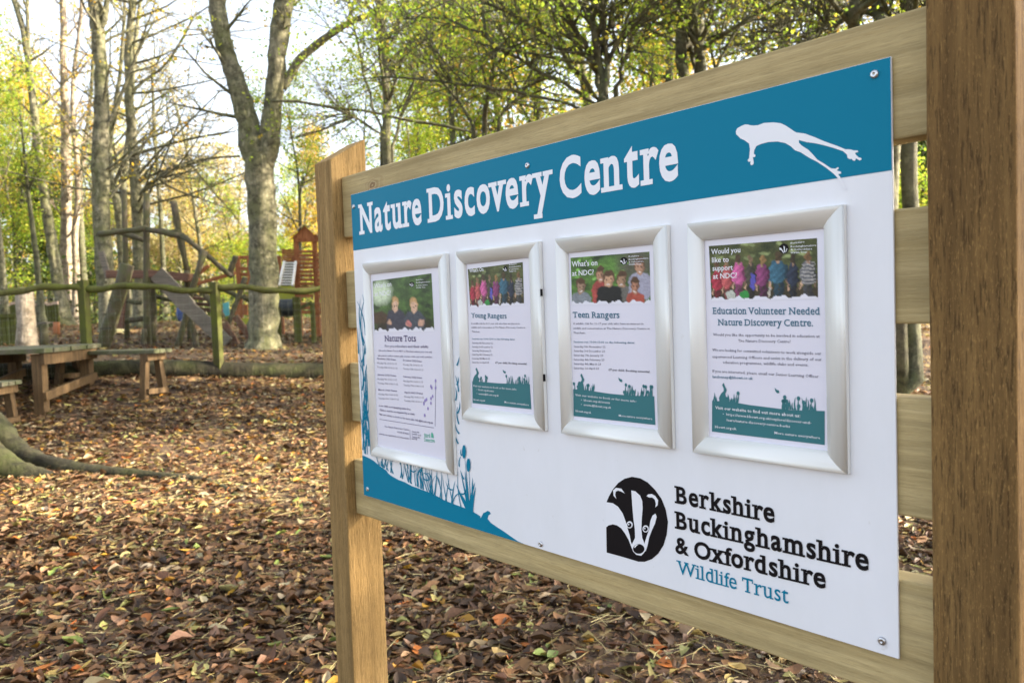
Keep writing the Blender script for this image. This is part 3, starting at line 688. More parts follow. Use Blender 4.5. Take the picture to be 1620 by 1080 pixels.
def kids_smile(s, t, rg):
    img = fol(s, t, rg, (.02, .04, .01), (.14, .30, .05))
    blob(img, s, t, .85, .2, .3, .4, (.10, .10, .06), .8)
    for k in range(16): blob(img, s, t, rg.random(), rg.random()*.55, .02+.03*rg.random(), .04, tuple(np.array((.16, .34, .07))*rg.uniform(.5, 1.8)), .8)
    for cx, cy, w_, c, sk in ((.13, .62, .11, (.22, .24, .26), (.35, .22, .14)), (.39, .40, .09, (.35, .06, .05), (.50, .27, .16)), (.66, .52, .11, (.14, .13, .11), (.40, .24, .14)), (.88, .28, .11, (.35, .34, .42), (.48, .26, .16)), (.82, .66, .09, (.40, .08, .05), (.42, .2, .12)), (.50, .50, .13, (.012, .012, .012), (.58, .34, .20))):
        blob(img, s, t, cx, cy+.38, w_*1.3, .28, c, .25, 3); blob(img, s, t, cx, cy-.03, w_*.62, .18, (.12, .06, .03), .3); blob(img, s, t, cx, cy+.02, w_*.5, .15, sk, .3)
        blob(img, s, t, cx, cy+.10, w_*.22, .018, (.75, .66, .6), .5)
        blob(img, s, t, cx+w_*.33, cy+.03, w_*.16, .12, tuple(x*.5 for x in sk), .9); blob(img, s, t, cx-w_*.8, cy+.42, w_*.3, .16, tuple(x*1.3 for x in c), .8); blob(img, s, t, cx+.1*w_, cy-.12, w_*.55, .07, (.09, .045, .02), .5)
        for e in (-1, 1): blob(img, s, t, cx+e*w_*.2, cy, .010, .018, (.06, .03, .02), .6)
    return img
def tots(s, t, rg):
    img = fol(s, t, rg, (.015, .03, .01), (.10, .20, .04)); blob(img, s, t, .14, .24, .24, .28, (.62, .72, .50), .8); blob(img, s, t, .5, .95, .6, .3, (.03, .025, .015), .5); blob(img, s, t, .1, .72, .2, .14, (.07, .04, .02), .5)
    for cx, cy, c in ((.39, .50, (.05, .05, .07)), (.70, .54, (.06, .07, .09))):
        blob(img, s, t, cx, cy+.34, .17, .27, c, .3, 3); blob(img, s, t, cx, cy-.03, .065, .15, (.50, .30, .12), .3); blob(img, s, t, cx, cy+.02, .055, .12, (.66, .42, .28), .3)
        for e in (-1, 1): blob(img, s, t, cx+e*.02, cy+.01, .009, .02, (.08, .04, .02), .6)
        blob(img, s, t, cx-.11, cy+.32, .045, .055, (.55, .33, .22), .4)
    blob(img, s, t, .80, .84, .06, .07, (.58, .34, .24), .4); blob(img, s, t, .60, .85, .05, .06, (.55, .2, .18), .4); return img
def emblem(fr, zf, x, y, r, texts, mat):
    mb = MB(); mb.poly([L(*zf(x+r*math.cos(k*.4488), y+1.05*r*math.sin(k*.4488)), WP+.0005) for k in range(14)]); mb.build('small_emblem', blackm, fr)
    for (pp, m, dw) in (([(-.9, -.2), (-.5, -.1), (-.1, .6), (.1, .95), (-.2, .8), (-.5, .3), (-.9, .25)], mat, .0008), ([(-.05, -.6), (.2, -.4), (.22, .3), (.35, .8), (.05, .7), (.0, 0)], mat, .0009), ([(.62, -.1), (.7, .0), (.45, .75), (.38, .5)], mat, .0008)):
        mb = MB(); mb.poly([L(*zf(x+a*r, y+b*r), WP+dw) for a, b in pp]); mb.build('small_emblem_mark', m, fr)
    para(fr, zf, texts, mat, h=texts_h[0], name='small_lettering', bold=.01, dw=.0006)
texts_h = [7]
def banner(fr, zf, pts, extra_grass, mat):
    flat2 = MB(); flat2.poly([L(*zf(*p), WP+.0004) for p in pts]); flat2.build('banner', mat, fr)
    mb = MB(); r = random.Random(9)
    for (x, y, h, head) in extra_grass:
        a = np.array(zf(x, y+3)); b = np.array(zf(x+r.uniform(-5, 5), y-h)); blade(mb, a, b, .0022, r.uniform(-.1, .1), WP+.00045+r.random()*.0001)
        if head:
            q = [L(b[0]+.0026*math.cos(k*1.047), b[1]+.0030*math.sin(k*1.047), WP+.0006) for k in range(6)]; mb.poly(q)
    mb.build('printed_grass', mat, fr, kind='stuff')
def hare(fr, zf, x, y, k, mat):
    pts = [(-14, 38), (-16, 20), (-8, 4), (2, -6), (2, -16), (-4, -30), (2, -38), (6, -28), (10, -18), (14, -12), (12, -4), (8, 4), (12, 20), (14, 38)]
    mb = MB(); mb.poly([L(*zf(x+a*k, y+b*k), WP+.00062) for a, b in pts]); mb.build('printed_hare', mat, fr)
def butterfly(fr, zf, x, y, k, mat):
    pts = [(-8, -12), (0, -4), (8, -2), (10, 8), (4, 10), (-2, 6), (-6, 0)]
    mb = MB(); mb.poly([L(*zf(x+a*k, y+b*k), WP+.0005) for a, b in pts]); mb.build('printed_butterfly', mat, fr)
# frame 1: large
f1 = snap_frame(.0545, .3706, .1005, .5385, 'tall silver snap frame holding the Nature Tots poster', .0255)
Z1 = lambda x, y: bp(560+x/3, 400+y/3, WP)
photo(f1, Z1, ((89, 134), (368, 97), (382, 372), (98, 376)), tots, 60, 56, 4)
texts_h[0] = 6; emblem(f1, Z1, 276, 149, 12, [('Berkshire', 296, 131, 330, 128), ('Buckinghamshire', 296, 144, 362, 139), ('& Oxfordshire', 296, 157, 350, 154), ('Wildlife Trust', 296, 168, 340, 166)], printw)
txt(f1, "What's on", Z1, (98, 168), (178, 158), (98, 145), printw, off=.01, name='poster_caption'); txt(f1, "at NDC?", Z1, (100, 205), (176, 200), (100, 182), printw, off=.01, name='poster_caption')
txt(f1, 'Nature Tots', Z1, (146, 419), (295, 420), (146, 390), purple, True, .012, name='poster_heading')
para(f1, Z1, [('For pre-schoolers and their adults', 148, 447, 354, 450)], purple, 12, 'poster_subheading', .01)
para(f1, Z1, [('Join us for Nature Tots at NDC in Thatcham where your tots will', 118, 466, 370, 474), ('take part in outdoor nature play, stories, crafts and craft activities.', 114, 490, 374, 498)], purple, 8, bold=.006)
def dates(mo, x, y):
    return [(f'{mo} 2022 Dates', x, y, x+88, y+6), (f'Monday 7th 10:00-11:15', x, y+21, x+92, y+26), (f'Tuesday 15th 10:00-11:15', x, y+40, x+96, y+47)]
L1 = []
for mo, x, y in (('November', 111, 504), ('December', 234, 512), ('January', 113, 580), ('February', 236, 590), ('March', 117, 652), ('April', 240, 664)): L1 += dates(mo, x, y)
para(f1, Z1, [l for i, l in enumerate(L1) if i % 3 == 0], purple, 8, 'date_headings', .014); para(f1, Z1, [l for i, l in enumerate(L1) if i % 3], greyink, 8)
para(f1, Z1, [('£ per child, accompanying adults free.', 120, 727, 272, 746), ('Children must be accompanied by an adult.', 122, 748, 290, 769), ('Visit our website to book or for more info: info@bbowt.org.uk', 120, 768, 376, 810)], purple, 9, bold=.012)
para(f1, Z1, [('The Nature Discovery Centre', 146, 826, 262, 842), ('01635 874381', 206, 852, 262, 862), ('www.bbowt.org.uk/nature-discovery-centre', 120, 860, 262, 884), ('Charity No.', 275, 850, 312, 855), ('204330 and', 275, 862, 318, 868), ('Company No.', 275, 874, 316, 880), ('687978', 275, 884, 300, 888)], purple, 8, bold=.008)
for a, b in (((122, 788), (380, 829)), ((266, 838), (268, 886)), ((388, 600), (386, 822))):
    p = np.array(Z1(*a)); q = np.array(Z1(*b)); d = q-p; nn = np.array([-d[1], d[0]]); nn /= np.linalg.norm(nn); nn *= .0005
    MB().add([L(*(p-nn), WP+.0005), L(*(q-nn), WP+.0005), L(*(q+nn), WP+.0005), L(*(p+nn), WP+.0005)], [(0, 1, 2, 3)]).build('printed_rule', purple, f1)
mb = MB()
for (x, y) in ((388, 606), (370, 640), (366, 632), (374, 680), (366, 690), (345, 695), (338, 700), (366, 712), (333, 715), (352, 738), (336, 770), (388, 640)):
    mb.poly([L(*Z1(x+4*math.cos(k), y+9*math.sin(k)), WP+.0006) for k in (0, 1.05, 2.1, 3.14, 4.19, 5.24)])
mb.build('printed_footprints', plain('lilac_print', (.30, .24, .50), .5), f1)
greenlogo = plain('green_logo', (.10, .42, .30), .5)
txt(f1, 'Bird', Z1, (334, 873), (362, 875), (334, 855), greenlogo, True, .01, name='green_logo'); txt(f1, 'Detective', Z1, (334, 893), (384, 899), (334, 876), greenlogo, True, .01, name='green_logo')
mb = MB(); mb.poly([L(*Z1(*p), WP+.0006) for p in ((368, 876), (366, 858), (371, 850), (377, 858), (380, 878))]); mb.build('green_logo_mark', greenlogo, f1)
# frame 2 and 3 and 4
f2 = snap_frame(.4040, .6375, .2142, .5395, 'silver snap frame holding the Young Rangers poster')
f3 = snap_frame(.6786, .9090, .2142, .5405, 'silver snap frame holding the Teen Rangers poster')
f4 = snap_frame(.9450, .1715+1.0, .2134, .5385, 'silver snap frame holding the Education Volunteer Needed poster')
Z2 = lambda x, y: bp(710+x/3.27, 370+y/3.27, WP); Z3 = lambda x, y: bp(860+x/2.842, 340+y/2.842, WP); Z4 = lambda x, y: bp(1080+x/2.454, 320+y/2.454, WP)
def grass(x0, x1, y0, y1, n, seed, hmax=40):
    r = random.Random(seed); out = []
    for i in range(n):
        t = r.random(); out.append((x0+(x1-x0)*t, y0+(y1-y0)*t, r.uniform(10, hmax), r.random() < .3))
    return out
# 2
photo(f2, Z2, ((99, 183), (383, 146), (390, 366), (112, 382)), kids_row, 70, 44, 6)
texts_h[0] = 7; emblem(f2, Z2, 294, 182, 13, [('Berkshire', 313, 163, 352, 158), ('Buckinghamshire', 313, 175, 374, 169), ('& Oxfordshire', 313, 187, 362, 183), ('Wildlife Trust', 313, 198, 350, 195)], printw)
txt(f2, "What's On", Z2, (108, 200), (180, 192), (108, 180), printw, off=.01, name='poster_caption')
txt(f2, 'Young Rangers', Z2, (116, 432), (300, 437), (116, 408), tealh, True, .012, name='poster_heading')
def ranger_text(fr, Z, P, ages, k):
    (xl, y1, xr, y1r, dy) = P[0]
    para(fr, Z, [(f'A wildlife club for {ages} year olds who have an interest in', xl, y1, xr, y1r), ('wildlife and conservation at The Nature Discovery Centre in', xl+1, y1+dy, xr+P[1], y1r+dy+2), ('Thatcham.', xl+2, y1+2*dy, xl+P[2], y1+2*dy+1)], greyink, 9*k, bold=.004)
    para(fr, Z, [('Sessions run 10:30-15:00 on the following dates:', xl+3, P[3], P[4], P[5])], tealh, 9*k, bold=.008)
para(f2, Z2, [('A wildlife club for 8-11 year olds who have an interest in', 117, 467, 368, 468), ('wildlife and conservation at The Nature Discovery Centre in', 118, 487, 396, 488), ('Thatcham.', 120, 508, 162, 510)], greyink, 9, bold=.004)
para(f2, Z2, [('Sessions run 10:00-12:00 on the following dates:', 122, 546, 344, 549)], tealh, 9, bold=.008)
para(f2, Z2, [(f'Saturday {d}', 122, 567+20*i, 122+wd, 569+20*i) for i, (d, wd) in enumerate((('5th November 22', 108), ('3rd December 22', 106), ('7th January 23', 98), ('4th February 23', 104), ('4th March 23', 92), ('1st April 23', 86)))], greyink, 9, bold=.004)
para(f2, Z2, [('£7 per child. Booking essential.', 242, 669, 406, 676)], navy, 10, bold=.014)
banner(f2, Z2, ((122, 762), (180, 765), (260, 772), (340, 775), (420, 776), (428, 906), (124, 874)), grass(124, 195, 764, 768, 14, 2, 32)+grass(300, 415, 772, 776, 24, 3, 42), tealp)
hare(f2, Z2, 143, 728, .98, tealp); butterfly(f2, Z2, 287, 712, .9, tealp)
para(f2, Z2, [('Visit our website to book or for more info:', 128, 789, 353, 808), ('•  bbowt.org.uk/events', 146, 808, 235, 817), ('•  events@bbowt.org.uk', 146, 829, 260, 840), ('bbowt.org.uk', 130, 860, 190, 866), ('More nature everywhere', 290, 873, 415, 888)], printw, 10, bold=.006, dw=.0008)
# 3
photo(f3, Z3, ((122, 193), (476, 165), (482, 398), (128, 404)), kids_smile, 90, 56, 8)
texts_h[0] = 7; emblem(f3, Z3, 362, 207, 17, [('Berkshire', 384, 190, 430, 186), ('Buckinghamshire', 384, 203, 472, 197), ('& Oxfordshire', 384, 215, 450, 211), ('Wildlife Trust', 384, 226, 440, 223)], printw)
txt(f3, "What's on", Z3, (128, 233), (243, 226), (128, 208), printw, off=.012, name='poster_caption', dw=.0006); txt(f3, "at NDC?", Z3, (130, 274), (227, 268), (130, 250), printw, off=.012, name='poster_caption', dw=.0006)
txt(f3, 'Teen Rangers', Z3, (133, 461), (342, 463), (133, 434), tealh, True, .012, name='poster_heading')
para(f3, Z3, [('A wildlife club for 11-17 year olds who have an interest in', 134, 492, 450, 493), ('wildlife and conservation at The Nature Discovery Centre in', 134, 513, 478, 515), ('Thatcham.', 135, 533, 190, 534)], greyink, 9, bold=.004)
para(f3, Z3, [('Sessions run 10:30-15:00 on the following dates:', 136, 574, 412, 578)], tealh, 9, bold=.008)
para(f3, Z3, [(f'Saturday {d}', 137, 595+19.4*i, 137+wd, 597+19.4*i) for i, (d, wd) in enumerate((('5th November 22', 142), ('3rd December 22', 140), ('7th January 23', 132), ('4th February 23', 137), ('4th March 23', 122), ('1st April 23', 112)))], greyink, 9, bold=.004)
para(f3, Z3, [('£7 per child. Booking essential.', 293, 699, 480, 709)], navy, 10, bold=.014)
banner(f3, Z3, ((134, 782), (200, 788), (300, 803), (400, 812), (498, 814), (503, 943), (136, 903)), grass(136, 232, 784, 790, 18, 4, 36)+grass(365, 490, 808, 814, 30, 5, 46), tealp)
hare(f3, Z3, 170, 750, 1.0, tealp); butterfly(f3, Z3, 345, 741, 1.0, tealp)
para(f3, Z3, [('Visit our website to book or for more info:', 144, 812, 418, 842), ('•  bbowt.org.uk/events', 170, 835, 300, 848), ('•  events@bbowt.org.uk', 170, 855, 305, 870), ('bbowt.org.uk', 146, 884, 216, 892), ('More nature everywhere', 340, 905, 490, 920)], printw, 10, bold=.006, dw=.0008)
# 4
photo(f4, Z4, ((102, 170), (522, 139), (526, 374), (113, 384)), kids_row, 110, 62, 12)
texts_h[0] = 7; emblem(f4, Z4, 394, 180, 19, [('Berkshire', 420, 162, 474, 156), ('Buckinghamshire', 420, 175, 520, 170), ('& Oxfordshire', 420, 187, 504, 184), ('Wildlife Trust', 420, 199, 484, 196)], printw)
for s, x0, y0, x1, y1 in (('Would you', 112, 202, 225, 194), ('like to', 115, 234, 180, 231), ('support', 117, 266, 196, 262), ('at NDC?', 119, 297, 212, 293)):
    txt(f4, s, Z4, (x0, y0), (x1, y1), (x0, y0-21), printw, off=.012, name='poster_caption', dw=.0006)
txt(f4, 'Education Volunteer Needed', Z4, (117, 433), (531, 436), (117, 407), tealh, True, .012, name='poster_heading'); txt(f4, 'Nature Discovery Centre.', Z4, (137, 477), (507, 481), (137, 452), tealh, True, .012, name='poster_heading')
para(f4, Z4, [('Would you like the opportunity to be involved in education at', 119, 518, 533, 525), ('The Nature Discovery Centre?', 216, 542, 420, 545), ('We are looking for committed volunteers to work alongside our', 116, 577, 539, 592), ('experienced Learning Officers and assist in the delivery of our', 116, 603, 541, 615), ('education programmes, wildlife clubs and events.', 157, 625, 489, 636), ('If you are interested, please email our Senior Learning Officer', 117, 659, 529, 681)], greyink, 11, bold=.004)
para(f4, Z4, [('landonney@bbowt.co.uk', 117, 681, 273, 688)], tealh, 11, bold=.012)
banner(f4, Z4, ((115, 770), (180, 772), (260, 786), (340, 796), (420, 806), (552, 809), (552, 941), (114, 889)), grass(116, 235, 770, 780, 22, 6, 38)+grass(385, 535, 800, 808, 34, 7, 50), tealp)
hare(f4, Z4, 158, 738, 1.0, tealp); butterfly(f4, Z4, 366, 731, 1.0, tealp)
para(f4, Z4, [('Visit our website to find out more about us:', 128, 801, 458, 834)], printw, 12, bold=.014, dw=.0008)
para(f4, Z4, [('•  https://www.bbowt.org.uk/explore/discover-and-', 157, 825, 500, 860), ('learn/nature-discovery-centre-berks', 173, 848, 418, 874), ('bbowt.org.uk', 127, 874, 210, 883), ('More nature everywhere', 358, 898, 535, 918)], printw, 10, bold=.006, dw=.0008)
# little black side screws of the second frame
for px, py in ((851.5, 463), (857.5, 597)):
    u, v = bp(px, py, .005); mb = MB(); mb.box(.6376, .6386, -.0085, -.0035, v+ZB-.006, v+ZB+.006); mb.build('side_screw', blackm, f2)
# ================================================================ TREES
def curve_pts(rng, p, d, L, n, wob, grav):
    pts = [np.array(p, float)]; d = np.array(d, float); d /= np.linalg.norm(d)
    for i in range(n):
        d = d+rng.normal(0, wob, 3)+np.array([0, 0, grav]); d /= np.linalg.norm(d); pts.append(pts[-1]+d*L/n)
    return np.array(pts)
def branch_out(rng, pts, rad, lvl, maxl, out, tips, P):
    """sprout children along a limb; out collects (pts, radii, level), tips collects leaf anchor points"""
    n = len(pts); Ltot = np.linalg.norm(np.diff(pts, axis=0), axis=1).sum()
    k = P['kids'][lvl]
    for j in range(k):
        t = rng.uniform(P['from'][lvl], 1.0)*(n-1); i = min(int(t), n-2); f = t-i; p = pts[i]*(1-f)+pts[i+1]*f; r = rad[i]*(1-f)+rad[i+1]*f
        d = pts[i+1]-pts[i]; d /= np.linalg.norm(d); side = rng.normal(0, 1, 3)+np.array(P.get('bias', (0, 0, 0))); side -= d*(side @ d); side /= np.linalg.norm(side)
        a = R(rng.uniform(*P['angle'])); dd = d*math.cos(a)+side*math.sin(a)
        L = P['len'][lvl]*rng.uniform(.55, 1.15)*(1-.45*(t/(n-1)))
        q = curve_pts(rng, p, dd, L, 4 if lvl else 5, P['wob'], P['grav'][lvl])
        r0 = min(r*.62, P['rad'][lvl]); rr = np.linspace(r0, r0*.25, len(q)); out.append((q, rr, lvl+1))
        if lvl+1 >= maxl-1: tips.append(q)
        if lvl+1 < maxl: branch_out(rng, q, rr, lvl+1, maxl, out, tips, P)
LEAFC = {
 'green': ([(.24, .36, .035), (.36, .46, .05), (.14, .24, .03), (.52, .52, .07), (.60, .46, .06)], [5, 5, 3, 3, 1]),
 'lime': ([(.30, .46, .045), (.42, .54, .06), (.19, .33, .035), (.60, .56, .08), (.60, .33, .06)], [5, 4, 3, 2.2, .9]),
 'yellow': ([(.60, .46, .06), (.66, .40, .05), (.42, .42, .06), (.30, .35, .05), (.60, .28, .04)], [5, 3, 3, 2, 1.4]),
 'gold': ([(.46, .39, .16), (.44, .32, .17), (.34, .28, .15), (.52, .47, .24), (.32, .34, .09)], [4, 3, 3, 3, 2]),
 'dark': ([(.05, .10, .02), (.08, .14, .03), (.14, .20, .05), (.30, .32, .05), (.03, .05, .02)], [5, 5, 3, 1, 3])}
def leaf_cloud(rng, anchors, n, spread, size, kind, up=.3):
    """n leaves scattered about the twigs (anchors = list of polylines)"""
    cols, wt = LEAFC[kind]; cols = np.array(cols); wt = np.array(wt, float)
    m = max(1, n//5); K = rng.integers(0, len(anchors), m); A = []
    for k in K:
        a = anchors[k]; q = rng.integers(0, len(a)-1); f = rng.random(); A.append(a[q]*(1-f)+a[q+1]*f)
    A = np.array(A)+rng.normal(0, spread*.8, (m, 3)); c = np.repeat(A, 5, 0); n = len(c); c = c+rng.normal(0, size*.85, (n, 3))*np.array([1.2, 1.2, .6])
    cc = cols[np.repeat(rng.choice(len(cols), m, p=wt/wt.sum()), 5)]*.6+cols[rng.choice(len(cols), n, p=wt/wt.sum())]*.4
    return leaf_quads(rng, c, size*1.05, cc*rng.uniform(.7, 1.25, (n, 1)), up)
def leaf_quads(rng, c, size, col, up=.3):
    n = len(c); nrm = rng.normal(0, 1, (n, 3)); nrm[:, 2] = np.abs(nrm[:, 2])+up; nrm /= np.linalg.norm(nrm, axis=1, keepdims=True)
    t = rng.normal(0, 1, (n, 3)); t -= nrm*(t*nrm).sum(1, keepdims=True); t /= np.linalg.norm(t, axis=1, keepdims=True); b = np.cross(nrm, t)
    s = size*rng.uniform(.55, 1.15, n)[:, None]; w_ = s*rng.uniform(.5, .75, n)[:, None]
    V = np.stack([c-t*s*.5, c+b*w_*.5+nrm*s*.06, c+t*s*.5, c-b*w_*.5+nrm*s*.06], 1).reshape(-1, 3)
    F = np.arange(4*n).reshape(-1, 4); C = np.repeat(col, 4, 0); return V, F, C
def tubes(lst, sides):
    mb = MB()
    for q, r, l in lst: mb.tube(q, r, sides[min(l, len(sides)-1)], False)
    return mb
def woodland_tree(seed, H, r0, kind, nleaf, size, P=None, bark_='bark', lean=.04, crown_from=.35, spread=.28):
    """generic tree > trunk, branches, crown, around its own base; returned as root at origin"""
    rng = np.random.default_rng(seed)
    n = 9; pts = [np.array([0, 0, -.15])]; d = np.array([rng.normal(0, lean), rng.normal(0, lean), 1.0])
    for i in range(n):
        d = d+np.array([rng.normal(0, .05), rng.normal(0, .05), .05]); d /= np.linalg.norm(d); pts.append(pts[-1]+d*H/n)
    pts = np.array(pts); rad = r0*np.linspace(1, .12, n+1)**.9; rad[0] = r0*1.5; rad[1] *= 1.02
    P = P or dict(kids=[22, 7, 4], **{'from': [crown_from, .25, .2]}, angle=(35, 75), len=[H*.30, H*.12, H*.055], rad=[r0*.32, r0*.12, r0*.05], wob=.09, grav=[.06, .03, .0])
    out = []; tips = []; branch_out(rng, pts, rad, 0, 3, out, tips, P)
    root = empty('woodland_tree', (0, 0, 0))
    MB().tube(pts, rad, 12, True, .06, rng).build('trunk', MT[bark_], root, True)
    tubes(out, [6, 5, 4, 3]).build('branches', MT[bark_], root, True, kind='stuff')
    if nleaf:
        V, F, C = leaf_cloud(rng, tips, nleaf, spread, size, kind); link('crown', raw_mesh('crown', V, F, C, MT['crown']), root, kind='stuff')
    return root
protos = {
 'green': woodland_tree(11, 11, .13, 'green', 5200, .12), 'lime': woodland_tree(12, 10, .10, 'lime', 4800, .11, bark_='barkdark'),
 'yellow': woodland_tree(13, 10, .12, 'yellow', 6000, .14), 'gold': woodland_tree(14, 8, .10, 'gold', 8000, .14, crown_from=.15),
 'bare': woodland_tree(15, 13, .14, 'yellow', 900, .12, crown_from=.25), 'hazel': woodland_tree(17, 6.5, .07, 'lime', 9500, .085, crown_from=.06, bark_='barkdark'), 'dark': woodland_tree(16, 6.5, .10, 'dark', 11000, .14, crown_from=.08, bark_='barkdark')}
placed = set()
def plant(kind, px, d, sc, label, group=None, rz=None):
    g = gpt(px, d); rz = rz if rz is not None else (px*.37+d) % 6.28
    p = protos[kind]
    if kind not in placed:
        placed.add(kind); p.location = g; p.rotation_euler = (0, 0, rz); p.scale = (sc,)*3; o = tag(p, label, 'tree', group)
    else: o = dup(p, g, rz, sc, label=label, cat='tree', group=group)
    return o
GB = 'trees of the background wood'
for a in [('lime', 165, 29, .62, 'light green tree behind the thick grey trunk'), ('green', 232, 38, .80, 'small green tree far behind the climbing frame\'s upright pole'), ('yellow', 325, 33, .60, 'low yellow-green tree behind the climbing frame\'s right end'), ('hazel', 372, 27, .72, 'light green hazel just left of the forked tree\'s trunk'), ('hazel', 452, 30, .85, 'light green hazel between the forked tree and the left post'), ('hazel', 25, 24, .95, 'bushy light green hazel near the left edge'), ('hazel', 118, 29, .95, 'hazel with light green leaves behind the pale twin trunks'), ('hazel', 270, 31, .72, 'hazel with light green leaves behind the sloping plank'), ('yellow', 20, 32, 1.05, 'tall yellow tree near the left edge behind the bushy hazel'), ('hazel', 648, 13.5, .66, 'low light green hazel right behind the left end of the top rail'), ('hazel', 700, 17, .80, 'light green hazel behind the word Nature'), ('hazel', 790, 15, .80, 'light green hazel behind the word Discovery'), ('hazel', 870, 15.5, .95, 'taller hazel behind the word Centre'), ('hazel', 1000, 15, 1.0, 'bright green hazel right of the fanned stems'), ('hazel', 1180, 16, 1.1, 'bright hazel above the leaping frog'), ('hazel', 1438, 16, .8, 'green hazel seen low through the gaps beside the right post'), ('yellow', 78, 30, .92, 'tall yellow tree filling the gap between the far left trunks'), ('lime', -20, 27, .95, 'tall light green tree at the left edge of the wood'), ('yellow', 130, 40, 1.0, 'tall far yellow tree between the pale pair and the thick grey trunk'), ('yellow', -70, 17, .9, 'yellow-leaved tree at the far left edge of the wood'), ('green', 40, 25, .72, 'green and yellow tree behind the far left leaning trunk'), ('green', 10, 20, .75, 'dense dark green shrub-like tree at far left above the paling fence'),
          ('dark', 95, 26, .8, 'dark green evergreen behind the pale twin trunks'), ('yellow', 60, 33, .85, 'golden tree seen between the leftmost thin trunks'), ('yellow', 150, 36, .62, 'low yellow tree behind the thick grey trunk at left'), ('dark', 150, 31, .55, 'low dark bush-like tree behind the climbing frame\'s left end'),
          ('gold', 215, 34, .85, 'pale gold tree behind the climbing frame\'s upright pole'), ('gold', 285, 30, .78, 'pinkish gold tree right of the climbing frame\'s tall pole'), ('gold', 345, 35, .95, 'hazy gold tree just left of the big forked tree'),
          ('gold', 395, 42, 1.05, 'far gold tree half hidden by the big forked tree\'s trunk'), ('yellow', 455, 27, .62, 'yellow tree between the forked tree and the orange play tower'), ('lime', 475, 20, .62, 'light green tree behind the orange play tower'), ('yellow', 250, 46, .8, 'distant yellow tree low on the skyline beyond the climbing frame'),
          ('lime', 575, 19, .60, 'light green tree rising behind the sign\'s left post'), ('green', 640, 21, .85, 'green tree behind the word Nature of the sign'), ('lime', 735, 15, .85, 'light green tree above the left part of the top rail'), ('yellow', 800, 20, 1.2, 'yellow tree far behind the middle of the top rail'),
          ('lime', 860, 16, 1.1, 'airy lime green tree above the middle of the sign'), ('green', 960, 19, 1.25, 'taller green tree behind the fanned stems'), ('lime', 1050, 14, 1.1, 'light green tree behind the twin dark trunks above the sign'), ('yellow', 1120, 21, 1.2, 'yellow and orange tree above the leaping frog'),
          ('green', 1240, 17, 1.1, 'green tree above the right part of the top rail'), ('bare', 1300, 12, .9, 'nearly bare tree with fine twigs above the right end of the sign'), ('green', 1400, 15, 1.1, 'dark stemmed green tree seen past the right end of the panel'), ('yellow', 1480, 22, 1.2, 'yellow tree behind the right post'),
          ('bare', 205, 23, .95, 'bare twiggy tree between the two grey trunks at left'), ('bare', 318, 29, .72, 'slim bare tree left of the big forked tree, twigs against the white sky'), ('gold', 520, 38, 1.0, 'distant gold tree directly behind the left post'), ('dark', 1435, 20, .9, 'dark green tree low behind the gaps beside the right post'), ('dark', 1350, 27, 1.2, 'dark evergreen far behind the right end of the top rail')]:
    plant(*a, group=GB)
# trees outside the right edge of the picture whose shade falls across the sign
k = 0
for (x, y, kd, sc, lab) in [(8.3, 0.7, 'green', .95, 'green tree standing to the right of the sign, nearest of those out of frame'), (9.5, 1.2, 'lime', 1.0, 'lime tree to the right and level with the sign'), (14, 3.0, 'green', 1.15, 'tall green tree deeper in the wood to the right'),
                            (19, 3.0, 'green', 1.3, 'tallest green tree in the wood to the right'), (8.0, -3.0, 'yellow', .9, 'yellow tree behind the viewer to the right'), (13, -1.5, 'lime', 1.1, 'light green tree right of and behind the viewer'),
                            (20, 10.5, 'bare', 1.1, 'bare tree far to the right of the play area'), (26, 1, 'dark', 1.6, 'dark evergreen far to the right'), (18, 1, 'dark', 1.5, 'dark evergreen to the right of the viewer'), (-12, -9, 'green', 1.0, 'green tree behind the viewer to the left')]:
    dup(protos[kd], (x, y, gz(x, y)), k*1.1, sc, label=lab, cat='tree', group='trees beside and behind the viewer') if kd in placed else None; k += 1

